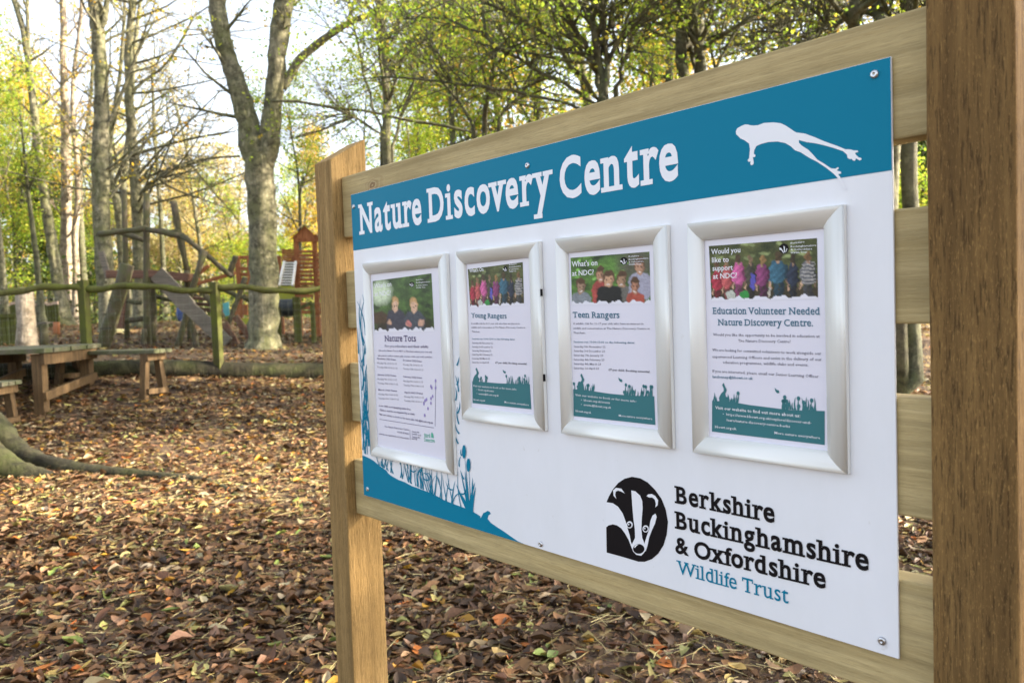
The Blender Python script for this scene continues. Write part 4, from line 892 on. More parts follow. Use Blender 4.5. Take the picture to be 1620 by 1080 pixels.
def hero(px_pts, d, label, name='tree', bark_='bark', sides=14, depth_lean=0.0, flare=1.45, P=None, nleaf=0, leafkind='yellow', lsize=.09, seed=1, spread=.2, extra=(), group=None):
    """a tree traced by its own trunk: (px, py, width px) from the foot upwards at distance d; extra = limbs (points, depth offset)"""
    rng = np.random.default_rng(seed); g = gpt(px_pts[0][0], d); root = empty(name, g, label=label, cat='tree', group=group)
    def pts3(pp, d0, first=None):
        out = []; rad = []
        for i, (x, y, w_) in enumerate(pp):
            dd = d0+depth_lean*i; p = at(x, y, dd)
            out.append(p); rad.append(w_*.5*dd/FPX)
        return np.array(out), np.array(rad)
    p, r = pts3(px_pts, d); p[0] = g-np.array([0, 0, .12]); r[0] *= flare
    # finer spacing with bumps
    def fine(p, r, m=5):
        q = []; s = []
        for i in range(len(p)-1):
            for j in range(m):
                t = j/m; q.append(p[i]*(1-t)+p[i+1]*t); s.append(r[i]*(1-t)+r[i+1]*t)
        q.append(p[-1]); s.append(r[-1]); q = np.array(q); s = np.array(s)
        for _ in range(2): q[1:-1] = (q[:-2]+2*q[1:-1]+q[2:])/4
        s[1:-1] *= 1+rng.normal(0, .035, len(s)-2); q[1:-1, :2] += rng.normal(0, 1, (len(q)-2, 2))*s[1:-1, None]*.06; return q, s
    q, s = fine(p, r)
    # root flare
    s[:3] *= [1.25, 1.12, 1.03]
    mb = MB().tube(q, s, sides, True, .05, rng)
    mb.build('trunk', MT[bark_], root, True, world=True)
    out = []; tips = []; limbs = []
    for (pp, off) in extra:
        a, b = pts3(pp, d+off); a, b = fine(a, b, 4); limbs.append((a, b)); MB().tube(a, b, 8, True, .05, rng).build('limb', MT[bark_], root, True, world=True)
    if P:
        branch_out(rng, q, s, 0, 3, out, tips, P)
        for a, b in limbs:
            P2 = dict(P); P2['kids'] = [max(3, P['kids'][0]//5)]+P['kids'][1:]; branch_out(rng, a, b, 0, 3, out, tips, P2)
        tubes(out, [6, 5, 4, 3]).build('branches', MT[bark_], root, True, world=True, kind='stuff')
        if nleaf:
            V, F, C = leaf_cloud(rng, tips, nleaf, spread, lsize, leafkind); V = V-np.array(root.location)
            link('crown', raw_mesh('crown', V, F, C, MT['crown']), root, kind='stuff')
    return root
TW = lambda k0, L0, bias=(0, 0, 0), fr=.3, ang=(35, 70), g0=.05, k1=6, k2=3: dict(kids=[k0, k1, k2], **{'from': [fr, .2, .2]}, angle=ang, len=[L0, L0*.42, L0*.2], rad=[.035, .014, .006], wob=.085, grav=[g0, .02, 0], bias=bias)
hero([(418, 556, 50), (418, 520, 46), (417, 440, 44), (416, 350, 43), (413, 290, 44), (405, 245, 44), (392, 195, 34), (378, 140, 29), (360, 90, 27), (348, 45, 26), (343, 0, 26), (338, -90, 24), (330, -200, 20)], 12.5,
     'large forked grey tree with two stems behind the rustic fence', seed=2, sides=18, flare=1.25,
     extra=[([(417, 262, 34), (424, 235, 34), (431, 190, 30), (436, 120, 29), (441, 60, 30), (451, 0, 31), (458, -80, 26), (470, -200, 22)], .0),
            ([(447, 140, 14), (458, 120, 14), (475, 92, 13), (500, 72, 13), (525, 52, 12), (560, 32, 9), (600, 19, 8), (660, 8, 6), (735, -3, 4)], .05),
            ([(430, 160, 5), (470, 160, 4), (500, 166, 4.5), (540, 172, 4.5), (580, 175, 4), (640, 190, 5), (700, 198, 5), (755, 212, 5), (800, 222, 4)], -1.2)],
     P=TW(9, 1.4, (0, 0, .2), .5), nleaf=500, leafkind='green', lsize=.07)
hero([(176, 541, 30), (172, 500, 27), (165, 420, 26), (160, 330, 26), (158, 250, 25), (161, 190, 22), (160, 120, 20), (155, 50, 20), (148, 0, 19), (140, -120, 16), (138, -260, 10)], 17, 'thick upright grey tree left of the climbing frame', seed=3,
     P=TW(16, 2.6, (1.0, 0, .2), .3), nleaf=500, leafkind='yellow', extra=[([(160, 45, 9), (166, 30, 9), (170, 0, 8), (178, -80, 6)], 0), ([(166, 205, 7), (180, 180, 6), (196, 140, 5), (215, 90, 4), (240, 40, 3)], 0)])
hero([(226, 520, 22), (222, 440, 19), (218, 350, 18), (212, 250, 15), (205, 170, 14), (203, 90, 13), (207, 30, 12), (211, 0, 12), (215, -150, 9)], 19, 'grey tree with long bare side branches reaching right above the climbing frame', seed=4,
     P=TW(24, 3.6, (1.5, 0, .1), .25, (50, 85), .05), nleaf=900, leafkind='gold', extra=[([(222, 310, 7), (235, 292, 7), (262, 272, 6), (290, 262, 5), (330, 250, 4), (380, 247, 3)], -.3), ([(208, 245, 6), (240, 236, 5), (290, 222, 4), (340, 212, 3), (372, 208, 2)], -.2), ([(206, 150, 6), (225, 130, 5), (262, 105, 4), (290, 60, 4), (310, 20, 3)], 0)])
hero([(112, 524, 30), (108, 490, 24), (104, 440, 19), (104, 380, 17), (106, 300, 16), (104, 200, 14), (101, 110, 11), (100, 30, 10), (98, -120, 8)], 24, 'pale grey tree, taller of the close pair at left', bark_='barkpale', seed=5, P=TW(16, 2.6, (.3, 0, .5), .35), nleaf=500)
hero([(122, 522, 20), (121, 480, 12), (120, 420, 10), (118, 370, 10), (124, 320, 9), (122, 250, 8), (114, 180, 7), (118, 100, 6), (128, 40, 6), (132, -100, 4)], 23.8, 'thinner pale stem hugging the tall grey tree at left', bark_='barkpale', seed=6, P=TW(12, 2.2, (.8, 0, .6), .3), nleaf=300)
hero([(103, 520, 22), (95, 470, 18), (88, 420, 17), (78, 360, 16), (70, 310, 14), (60, 230, 12), (52, 160, 11), (47, 110, 10), (38, 50, 9), (22, 0, 8), (8, -60, 6)], 23, 'slender grey tree leaning to the left at far left', seed=7, P=TW(12, 2.2, (-.2, 0, .5), .45), nleaf=700, extra=[([(46, 100, 6), (44, 50, 6), (43, 0, 5), (48, -70, 4)], 0)])
hero([(66, 530, 12), (62, 450, 9), (57, 400, 8), (50, 350, 7), (44, 300, 6), (38, 240, 4), (30, 160, 3)], 21, 'very thin dark stem in front of the paling fence', bark_='barkdark', seed=8, P=TW(10, 1.6, (0, 0, .3), .5), nleaf=1500, leafkind='green')
hero([(200, 515, 16), (194, 430, 12), (190, 360, 12), (186, 320, 12), (176, 285, 10), (172, 240, 8), (180, 180, 7), (190, 120, 6), (196, 40, 5), (200, -60, 4)], 21, 'crooked thin tree just right of the thick grey trunk', seed=9, P=TW(14, 2.6, (.8, 0, .2), .4), nleaf=400, leafkind='gold')
hero([(134, 470, 12), (131, 420, 11), (128, 380, 11), (126, 330, 10), (128, 260, 7), (140, 190, 6), (146, 120, 5), (150, 0, 4)], 25, 'thin brown stem between the pale pair and the thick grey trunk', seed=19, bark_='barkdark', P=TW(12, 2.4, (0, 0, .3), .4), nleaf=300)
hero([(262, 500, 13), (258, 420, 8), (255, 350, 7), (250, 280, 6), (244, 200, 5), (240, 100, 4)], 26, 'slim trunk far behind the climbing frame\'s sloping plank', seed=10, bark_='barkdark', P=TW(12, 2.4, (.3, 0, .2), .45), nleaf=900, leafkind='gold')
# stems above the sign
def coppice(px, d, stems, label, seed, nleaf=2500, kind='lime', bk='barkdark'):
    g = gpt(px, d); root = empty('tree', g, label=label, cat='tree'); rng = np.random.default_rng(seed); out = []; tips = []
    P = TW(15, 1.8, (0, -.2, .1), .3, (25, 65), .0, 7, 4)
    for st in stems:
        pts = [g+np.array([rng.normal(0, .08), rng.normal(0, .08), -.1])]; rad = [st[0][2]*.5*d/FPX*1.3]
        for (x, y, w_) in st: dd = d+rng.normal(0, .15); pts.append(at(x, y, dd)); rad.append(w_*.5*dd/FPX)
        pts = np.array(pts); q = []; r = []
        for i in range(len(pts)-1):
            for j in range(3): t = j/3; q.append(pts[i]*(1-t)+pts[i+1]*t+rng.normal(0, .012, 3)); r.append(rad[i]*(1-t)+rad[i+1]*t)
        q.append(pts[-1]); r.append(rad[-1]); q = np.array(q); r = np.array(r)
        MB().tube(q, r, 8, True, .05, rng).build('trunk', MT[bk], root, True, world=True)
        h = q[:, 2]-g[2]; up = q[h > .35*h.max()]; branch_out(rng, up if len(up) > 2 else q, r[-max(len(up), 3):], 0, 3, out, tips, P)
    tubes(out, [6, 5, 4, 3]).build('branches', MT[bk], root, True, world=True, kind='stuff')
    V, F, C = leaf_cloud(rng, tips, nleaf, 0.24, .052, kind); V = V-np.array(root.location); link('crown', raw_mesh('crown', V, F, C, MT['crown']), root, kind='stuff')
    return root
coppice(960, 9.0, [[(952, 160, 10), (945, 120, 10), (925, 70, 9), (900, 30, 8), (875, -20, 7)], [(955, 150, 12), (950, 110, 12), (940, 60, 11), (925, 0, 10), (915, -60, 8)], [(962, 140, 9), (960, 90, 9), (955, 30, 9), (955, -40, 8)],
    [(948, 160, 7), (920, 120, 7), (880, 70, 6), (830, 30, 6), (770, 5, 5), (700, -10, 4)], [(945, 165, 6), (905, 140, 6), (860, 115, 6), (800, 85, 5), (755, 50, 5), (700, 28, 4), (640, 30, 3)], [(975, 140, 8), (990, 90, 6), (1010, 40, 5), (1040, -10, 4)],
    [(935, 175, 6), (880, 160, 5), (810, 145, 5), (740, 135, 4), (660, 125, 4), (600, 122, 3)]], 'fan of slim green-grey stems rising behind the middle of the sign', 21, 6500)
coppice(1090, 9.6, [[(1085, 130, 19), (1078, 80, 18), (1075, 20, 18), (1072, -60, 16)], [(1108, 120, 17), (1105, 60, 16), (1100, 0, 16), (1096, -80, 14)], [(1100, 110, 7), (1088, 60, 6), (1080, 0, 6)], [(1130, 120, 5), (1160, 60, 5), (1190, 0, 4)], [(1135, 110, 4), (1200, 95, 4), (1260, 90, 3)]], 'pair of dark mossy trunks rising behind the top rail', 22, 4000)
coppice(1402, 8.5, [[(1352, 60, 18), (1350, 20, 18), (1350, -50, 16)], [(1393, 40, 22), (1390, 0, 22), (1392, -70, 20)], [(1445, 600, 25), (1442, 400, 25), (1438, 250, 25), (1438, 100, 24), (1440, 0, 22), (1445, -80, 20)], [(1330, 60, 5), (1290, 20, 5), (1240, -20, 4)], [(1320, 80, 4), (1260, 55, 4), (1200, 50, 3)]], 'clump of dark trunks behind the right end of the top rail', 23, 2500, 'green')
coppice(612, 12, [[(612, 210, 14), (612, 160, 13), (608, 80, 13), (604, 0, 12), (600, -80, 10)], [(618, 230, 5), (640, 170, 5), (665, 100, 4), (680, 20, 3)], [(600, 200, 4), (575, 120, 4), (560, 40, 3), (548, -20, 2)], [(606, 215, 4), (560, 185, 4), (520, 170, 3)]], 'pale greenish tree with drooping twigs above the left end of the top rail', 24, 3200, 'lime', 'bark')
coppice(765, 10.5, [[(765, 190, 9), (775, 140, 8), (790, 80, 8), (800, 0, 7)], [(750, 200, 6), (720, 150, 5), (690, 90, 5), (665, 30, 4)], [(790, 185, 5), (830, 140, 5), (880, 110, 4)]], 'thin stemmed lime green tree between the pale tree and the fanned stems', 25, 5000, 'lime')
coppice(1230, 11, [[(1232, 110, 8), (1240, 60, 8), (1250, 0, 7)], [(1215, 120, 6), (1190, 60, 6), (1170, 0, 5)], [(1260, 100, 5), (1290, 50, 5), (1320, 0, 4)]], 'thin twiggy tree between the dark pair and the right-hand clump', 26, 2600, 'yellow')
# birch stub behind the fence at left, and mossy tree root at the lower left
g = gpt(44, 11.0); t = empty('birch_trunk', g, label='short pale birch trunk lit pink on its right side, at far left behind the fence', cat='trunk')
rng = np.random.default_rng(31); q = np.array([g+[0, 0, -.1], g+[0, 0, .2], at(42, 510, 11), at(40, 480, 11), at(38, 455, 11)]); MB().tube(q, [.17, .135, .12, .115, .11], 14, True, .05, rng).build('trunk', MT['barkpale'], t, True, world=True)
def big_root():
    c = gpt(-130, 6.2); root = empty('tree', c, label='large mossy tree just out of frame at left, its root snaking over the leaves', cat='tree'); rng = np.random.default_rng(33)
    q = [c+np.array([.02*i, 0, h]) for i, h in enumerate((-.2, .1, .3, .7, 1.4, 2.6, 4.5, 7, 10))]; MB().tube(q, [.80, .62, .48, .42, .40, .38, .33, .26, .15], 20, True, .06, rng).build('trunk', MT['moss'], root, True, world=True)
    def rt(pp, name='root'):
        P = []; Rr = []
        for (x, y, w_, lift) in pp:
            p = at(x, y, 5); r_ = ray(x, y)      # march onto the ground
            for s_ in np.linspace(2.5, 9, 400):
                p = CAM+r_*(s_/r_[1])
                if p[2] < gz(p[0], p[1]): break
            P.append(p+np.array([0, 0, lift])); Rr.append(w_)
        MB().tube(smooth_line(P), smooth_line([[a] for a in Rr])[:, 0], 12, True, .10, rng).build(name, MT['darklog'], root, True, world=True)
    rt([(-60, 700, .28, .25), (0, 715, .15, .10), (40, 731, .10, .02), (90, 742, .085, .01), (150, 748, .065, .0), (210, 752, .055, .0), (260, 755, .045, -.005), (310, 757, .04, -.008), (350, 768, .035, -.01), (378, 785, .03, -.018), (400, 800, .02, -.03)])
    rt([(-90, 720, .26, .2), (-20, 745, .17, .08), (20, 752, .11, .02), (60, 752, .09, -.02), (95, 755, .05, -.05)])
    P = dict(kids=[14, 6, 4], **{'from': [.80, .2, .2]}, angle=(25, 55), len=[2.6, 1.1, .5], rad=[.08, .03, .012], wob=.10, grav=[.12, .05, 0])
    out = []; tips = []; qq = np.array(q); branch_out(rng, qq, np.linspace(.4, .15, 9), 0, 3, out, tips, P)
    tubes(out, [6, 5, 4, 3]).build('branches', MT['barkdark'], root, True, world=True, kind='stuff')
    V, F, C = leaf_cloud(rng, tips, 6000, .25, .10, 'green'); V = V-np.array(root.location); link('crown', raw_mesh('crown', V, F, C, MT['crown']), root, kind='stuff')
def smooth_line(P, m=4):
    P = np.array(P, float); q = []
    for i in range(len(P)-1):
        for j in range(m): t = j/m; q.append(P[i]*(1-t)+P[i+1]*t)
    q.append(P[-1]); q = np.array(q)
    for _ in range(3): q[1:-1] = (q[:-2]+2*q[1:-1]+q[2:])/4
    return q
big_root()
# far woodland: leaves nobody could count, closing the view between the trees
def thicket():
    rng = np.random.default_rng(41); n = 42000
    d = rng.uniform(38, 60, n); x = rng.uniform(-1.0, .95, n)*d
    pxx = 810+x/d*FPX; top = np.interp(pxx, [-200, 0, 130, 200, 300, 400, 470, 560, 700, 2000], [11, 9, 7, 4.5, 5, 6, 5.5, 8, 12, 12]); top = top*(.75+.25*np.sin(x*.5)+.12*np.sin(x*1.7))
    z = hill(x, d)+top*rng.uniform(0, 1, n)**1.1
    cols = np.array([(.12, .17, .04), (.42, .38, .08), (.55, .38, .12), (.30, .33, .06), (.40, .26, .12), (.07, .09, .03)]); c = cols[rng.choice(6, n, p=[.24, .2, .17, .17, .12, .1])]*rng.uniform(.7, 1.2, (n, 1))
    V, F, C = leaf_quads(rng, np.stack([x, d, z], 1), .42, c); link('far_thicket', raw_mesh('far_thicket', V, F, C, MT['crown']), kind='stuff', label='distant autumn thicket closing the view behind the trees')
thicket()
def understorey():
    rng = np.random.default_rng(43); n = 16000
    d = rng.uniform(23, 33, n); x = rng.uniform(-.75, .2, n)*d; z = hill(x, d)+2.1*rng.uniform(0, 1, n)**1.3*(.7+.4*np.sin(x*.9))
    cols = np.array([(.06, .10, .03), (.11, .16, .04), (.30, .28, .07), (.05, .05, .03)]); c = cols[rng.choice(4, n, p=[.4, .3, .1, .2])]*rng.uniform(.7, 1.2, (n, 1))
    V, F, C = leaf_quads(rng, np.stack([x, d, z], 1), .16, c); link('undergrowth', raw_mesh('undergrowth', V, F, C, MT['crown']), kind='stuff', label='low dark green undergrowth along the far side of the play area')
understorey()

# ================================================================ FENCE
fe = empty('rustic_fence', gpt(353, 9.72), label='mossy rustic fence with wavy top rail and square posts', cat='fence')
fp = [(-210, 8.5), (-35, 8.85), (140, 9.3), (347, 9.7), (548, 10.15), (770, 10.7)]
tops = []
for i, (px, d) in enumerate(fp):
    g = gpt(px, d-.03); top = at(px, {2: 443, 3: 446}.get(i, 447), d)
    if i < 2: top = at(px, 450, d)
    h = top[2]; x, y = g[0], g[1]; w_ = .092
    mb = MB(); mb.beam((x, y, g[2]-.45), (x, y, h), w_, w_, (0.25, 1, 0)); mb.build('post', MT['fence'], fe, world=True, bevel=.006); tops.append(np.array([x, y, h]))
rng = np.random.default_rng(51)
for i in range(len(tops)-1):
    a = tops[i]-[0, 0, .07]; b = tops[i+1]-[0, 0, .07]; n = 16; P = []
    for k_ in range(n+1):
        t = k_/n; P.append(a*(1-t)+b*t+np.array([0, -.0, .026*math.sin(t*6.3*1.1+i*2+1)+.008*math.sin(t*21+i)-.015]))
    MB().tube(P, .039+.005*np.sin(np.arange(n+1)*1.3), 9, True, .08, rng).build('rail', MT['fence'], fe, True, world=True)
wire = plain('fence_wire', (.22, .24, .18), .6, .4)
mb = MB()
for i in range(len(tops)-1):
    a, b = tops[i], tops[i+1]; L_ = np.linalg.norm(b-a); n = int(L_/.075); ha = a[2]-.08; hb = b[2]-.08
    for k_ in range(1, n):
        t = k_/n; p = a*(1-t)+b*t; z0 = float(hill(p[0], p[1]+.25))-.1; mb.beam((p[0], p[1]+.03, z0), (p[0], p[1]+.03, p[2]-.08), .0013, .0013)
    for j in range(13):
        mb.beam((a[0], a[1]+.03, a[2]-.1-.08*j), (b[0], b[1]+.03, b[2]-.1-.08*j), .0013, .0013)
mb.build('wire_mesh', wire, fe, kind='stuff', world=True)
edg = empty('edging_log', gpt(430, 9.9), label='dark mossy edging log lying along the foot of the rustic fence', cat='log')
P = []
for px in (40, 130, 220, 310, 400, 490, 600, 720):
    x = at(px, 500, 9.8)[0]; y = float(fence_y(x))+.07; P.append((x, y, float(hill(x, y-.25))+.10+.01*math.sin(px)))
MB().tube(smooth_line(P, 5), .125, 10, True, .08, rng).build('log', MT['darklog'], edg, True, world=True)

# ================================================================ PICNIC TABLE AND BENCHES
def trestle(mb_list, x, yn, yf, z0n, z0f, ztop, leg, beamh, parent, splay=0.0, wood_='table'):
    """end frame: two legs, cross beam above, stretcher below"""
    for y, z0, sg in ((yn, z0n, -1), (yf, z0f, 1)):
        MB().beam((x, y+sg*splay, z0-.03), (x, y, ztop-.004), leg, leg, (0, 1, 0)).build('leg', MT[wood_], parent, world=True, bevel=.004)
    MB().beam((x+leg*.5+.022, yn-.07, ztop-beamh/2), (x+leg*.5+.022, yf+.07, ztop-beamh/2), .042, beamh).build('cross_beam', MT[wood_], parent, world=True, bevel=.004)
tz = .30; Xr = -4.87; yn, yf = 8.12, 9.02
tb = empty('picnic_table', (Xr-.4, 8.57, gz(Xr-.4, 8.57)), label='rectangular wooden picnic table with greyed plank top at left', cat='table')
topz = at(100, 547, 8.6)[2]
for X_ in (Xr, Xr-.82):
    trestle(None, X_, yn, yf, gz(X_, yn), gz(X_, yf), topz-.055, .105, .115, tb)
    MB().beam((X_+.066, yn-.06, gz(X_, yn)+.17), (X_+.066, yf+.06, gz(X_, yf)+.10), .045, .09).build('stretcher', MT['table'], tb, world=True, bevel=.004)
MB().beam((Xr-.95, 8.55, tz+.14), (Xr+.0, 8.55, tz+.14), .05, .07).build('long_stretcher', MT['table'], tb, world=True, bevel=.004)
for k_ in range(7):
    y0 = 8.02+k_*.161; MB().box(Xr-1.15, Xr+.12+.01*(k_ % 2), y0, y0+.152, topz-.050, topz-.002*(k_ % 3)).build('plank', MT['tabletop'], tb, world=True, bevel=.004)
bolt = plain('pale_bolt', (.60, .58, .50), .5)
for px in (103, 113):
    p = at(px, 564, 8.5); p[0] = Xr+.0865
    MB().tube([(Xr+.086, p[1]+(px-108)*.012, topz-.10), (Xr+.095, p[1]+(px-108)*.012, topz-.10)], .02, 10).build('bolt', bolt, tb, world=True)
def bench(ax, ay, bx, by, label, hs=.43, w_=.30, splay=.05):
    """from left end a to right end b"""
    d = np.array([bx-ax, by-ay]); L_ = np.linalg.norm(d); d /= L_; nrm = np.array([-d[1], d[0]])
    gx, gy = (ax+bx)/2, (ay+by)/2; g0 = gz(gx, gy); r = empty('bench', (gx, gy, g0), label=label, cat='bench', group='benches by the picnic table')
    zt = g0+hs
    for s_ in (-1, 0, 1):
        o = nrm*s_*(w_/3); MB().beam((ax+o[0], ay+o[1], zt-.022), (bx+o[0], by+o[1], zt-.022), w_/3-.008, .042).build('plank', MT['tabletop'], r, world=True, bevel=.004)
    for t in (.17, .90):
        c = np.array([ax, ay])+d*L_*t
        for s_ in (-1, 1):
            f = c+nrm*s_*(w_*.36+splay); tp = c+nrm*s_*w_*.33
            MB().beam((f[0], f[1], gz(f[0], f[1])-.03), (tp[0], tp[1], zt-.05), .075, .065, (nrm[0], nrm[1], 0)).build('leg', MT['table'], r, world=True, bevel=.003)
        e = c+d*.055; MB().beam((e[0]-nrm[0]*w_*.5, e[1]-nrm[1]*w_*.5, zt-.085), (e[0]+nrm[0]*w_*.5, e[1]+nrm[1]*w_*.5, zt-.085), .04, .075).build('cross_beam', MT['table'], r, world=True, bevel=.003)
        MB().beam((e[0]-nrm[0]*w_*.52, e[1]-nrm[1]*w_*.52, gz(e[0], e[1])+.075), (e[0]+nrm[0]*w_*.52, e[1]+nrm[1]*w_*.52, gz(e[0], e[1])+.06), .04, .06).build('stretcher', MT['table'], r, world=True, bevel=.003)
    return r
pa = at(75, 583, 9.15); pb = at(258, 590, 8.75)
b0 = bench(pa[0], 9.2, pb[0], 8.78, 'low wooden bench beyond the picnic table, at its right')
pc = at(24, 600, 7.75); bench(pc[0]-1.2, 7.75, pc[0], 7.7, 'bench end in front of the picnic table at the left edge')

# ================================================================ CLIMBING FRAME
cd = 13.5
cf = empty('climbing_frame', gpt(250, cd), label='rustic log climbing frame with leaning poles and grey sloping planks', cat='climbing frame')
def pole(p0, p1, wpx, d0=cd, d1=None, name='pole', mat='weathered', ground_=False, n=6, seed=0):
    d1 = d0 if d1 is None else d1; rng = np.random.default_rng(seed+int(p0[0]*7+p0[1])); a = at(*p0, d0); b = at(*p1, d1)
    if ground_: b = gpt(p1[0], d1)-np.array([0, 0, .08])
    P = [a*(1-t)+b*t+rng.normal(0, .008, 3) for t in np.linspace(0, 1, n)]; r = wpx*.5*d0/FPX
    return MB().tube(P, r*(1+.08*rng.normal(0, 1, n)), 9, True, .06, rng).build(name, MT[mat], cf, True, world=True)
pole((231, 306), (233, 547), 11, ground_=True); pole((240, 430), (242, 547), 12, 13.9, ground_=True)
pole((274, 318), (296, 430), 10, 14.2); pole((296, 428), (300, 545), 9, 14.2, ground_=True)
pole((323, 396), (278, 548), 10, 13.0, ground_=True); pole((372, 404), (362, 437), 9, 14); pole((389, 438), (358, 520), 8, 13.2, ground_=False); pole((358, 518), (350, 545), 8, 13.2, ground_=True)
pole((300, 490), (312, 545), 9, 12.9, ground_=True); pole((196, 300), (200, 545), 9, 14.6, ground_=True); pole((228, 520), (228, 545), 8, 13.2, ground_=True)
for a, b, w_, d0 in (((157, 370), (231, 362), 9, 13.3), ((231, 362), (297, 376), 9, 13.3), ((288, 372), (367, 437), 8, 13.2), ((177, 364), (230, 380), 8, 14.0), ((237, 365), (283, 367), 8, 14.1), ((240, 470), (300, 480), 7, 14), ((315, 455), (352, 500), 9, 13.1), ((345, 455), (395, 475), 8, 13.6), ((180, 511), (228, 503), 9, 13.9), ((185, 475), (224, 479), 7, 14.2), ((262, 440), (312, 470), 8, 13.7)):
    pole(a, b, w_, d0, name='beam')
def board(p0, p1, wpx, th, d0, d1=None, mat='plank', name='plank', up=(0, -1, .2)):
    d1 = d1 or d0; a = at(*p0, d0); b = at(*p1, d1); MB().beam(a, b, th, wpx*d0/FPX, np.cross(b-a, [0, 1, 0]), ).build(name, MT[mat], cf, world=True, bevel=.006)
board((248, 432), (300, 487), 26, .05, 12.9); board((298, 485), (360, 543), 22, .05, 12.7)
board((174, 434), (236, 434), 12, .28, 13.6, mat='brownplank'); board((240, 433), (303, 439), 12, .28, 13.6, mat='brownplank')
for k_ in range(6): board((258+k_*7, 438+k_*1.0), (272+k_*8, 433+k_*1.6), 5, .30, 13.9+.02*k_, mat='orange')
for k_ in range(3): board((292+k_*6, 470+k_*9), (338+k_*5, 474+k_*9), 5, .30, 13.5+.1*k_, mat='brownplank')
board((352, 512), (372, 548), 17, .06, 12.8, mat='brownplank'); board((372, 500), (400, 540), 10, .06, 13.1, mat='brownplank')
# notched step log
pole((202, 418), (160, 547), 21, 12.6, name='notched_log', mat='weathered', ground_=True)
for t in (.25, .45, .62, .8):
    x_ = 202-42*t; y_ = 418+129*t; p = at(x_, y_, 12.42); MB().beam(p+np.array([-.10, 0, .01]), p+np.array([.08, 0, .02]), .06, .035).build('notch', MT['barkdark'], cf, world=True)
# leaning plank braces
board((160, 398), (172, 440), 9, .06, 13.8); board((196, 440), (190, 520), 10, .06, 13.8, mat='brownplank')

# ================================================================ ORANGE PLAY TOWER
td = 15.5
def tp(px, py, dd=0.0): return at(px, py, td+dd)
tw = empty('play_tower', gpt(490, td), label='orange stained wooden play tower with pitched roof beside the left post', cat='play tower')
def ob(name, p0, p1, w_, th, mat='orange', d0=0.0, d1=None):
    a = tp(*p0, d0); b = tp(*p1, d0 if d1 is None else d1); MB().beam(a, b, th, w_, (0, 1, 0) if abs((b-a)[2]) > .1 else (0, 0, 1)).build(name, MT[mat], tw, world=True, bevel=.004)
sc = td/FPX
for x_ in (468, 497, 528):
    for dd in (0, .75):
        a = tp(x_, 372, dd); g = gpt(x_, td+dd); MB().beam((a[0], a[1], g[2]-.1), a, .085, .085, (0, 1, 0)).build('post', MT['orange'], tw, world=True, bevel=.004)
for k_ in range(15):       # wall planks up the front, with gaps for the window
    y_ = 404+k_*6.4
    if 470 < y_ < 478: continue
    for (x0, x1) in (((470, 496)), ((499, 527))): ob('wall_plank', (x0, y_), (x1, y_), .062, .022, d0=-.06)
for y_ in (374, 380): ob('fascia', (466, y_), (530, y_), .07, .025, d0=-.06)
ob('window_rail', (469, 398), (497, 398), .05, .03, d0=-.06)
e0, e1 = tp(458, 378, -.15), tp(458, 378, .95); a0, a1 = tp(482, 355, -.15), tp(482, 355, .95); f0, f1_ = tp(506, 379, -.15), tp(506, 379, .95)
roofm = wood('pale_roof_wood', (.50, .33, .24), (.75, .58, .46), 0, knots=False)
for (p, q, p2, q2) in ((a0, a1, e0, e1), (a0, a1, f0, f1_)):
    for j in range(4):
        t0, t1 = j/4, (j+1.15)/4; l0 = np.array([0, 0, .02+.006*j])
        A = [p*(1-t0)+p2*t0, p*(1-t1)+p2*t1, q*(1-t1)+q2*t1, q*(1-t0)+q2*t0]; MB().hexa([v+l0 for v in A]+[v+l0+[0, 0, .02] for v in A]).build('roof_board', roofm, tw, world=True)
mb = MB(); tri = [tp(461, 377, -.08), tp(503, 377, -.08), tp(482, 357, -.08)]; tri2 = [p+np.array([0, .03, 0]) for p in tri]
mb.add(tri+tri2, [(0, 1, 2), (5, 4, 3), (0, 3, 4, 1), (1, 4, 5, 2), (2, 5, 3, 0)]).build('gable', MT['orange'], tw, world=True)
# bridge panel, white ladder net and frame left of the tower
for k_ in range(5): ob('bridge_plank', (446, 396+k_*4), (467, 396+k_*4), .045, .03, d0=.1)
whitew = plain('white_rung', (.78, .76, .74), .6)
lad = empty('rung_ladder', tp(455, 470, -.3), label='white ramp with dark gaps leaning against the play tower', cat='ladder')
for x0, x1 in ((450, 441), (468, 463)): MB().beam(tp(x0, 414, -.2), tp(x1, 452, -.55), .04, .05, (0, 1, 0)).build('side_rail', whitew, lad, world=True)
MB().beam(tp(459, 414, -.16), tp(452, 452, -.51), .16, .012, (0, 1, 0)).build('backing', MT['barkdark'], lad, world=True)
for k_ in range(9):
    t = k_/9; MB().beam(tp(450-9*t, 416+38*t, -.2-.35*t), tp(468-5*t, 416+38*t, -.2-.35*t), .03, .022).build('rung', whitew if k_ % 1 == 0 else whitew, lad, world=True)
for x_ in (376, 394, 441, 465):
    a = tp(x_, 405, .8); g = gpt(x_, td+.8); MB().beam((a[0], a[1], g[2]-.1), a, .08, .08, (0, 1, 0)).build('post', MT['orange'], tw, world=True)
for y_ in (407, 425, 434, 441, 448): ob('guard_rail', (376, y_), (440, y_), .07, .03, d0=.8)
ob('ramp_board', (300, 452), (372, 432), .10, .06, d0=.3); ob('ramp_board', (300, 445), (330, 420), .12, .05, d0=.3)
ob('low_panel', (372, 490), (392, 490), .22, .04, d0=.6)
greenp = plain('yellow_green_panel', (.40, .42, .04), .5); MB().beam(tp(441, 462, .5), tp(466, 462, .5), .03, .34).build('green_panel', greenp, tw, world=True)
MB().beam(tp(372, 508, .5), tp(398, 508, .5), .03, .12).build('green_panel', greenp, tw, world=True)
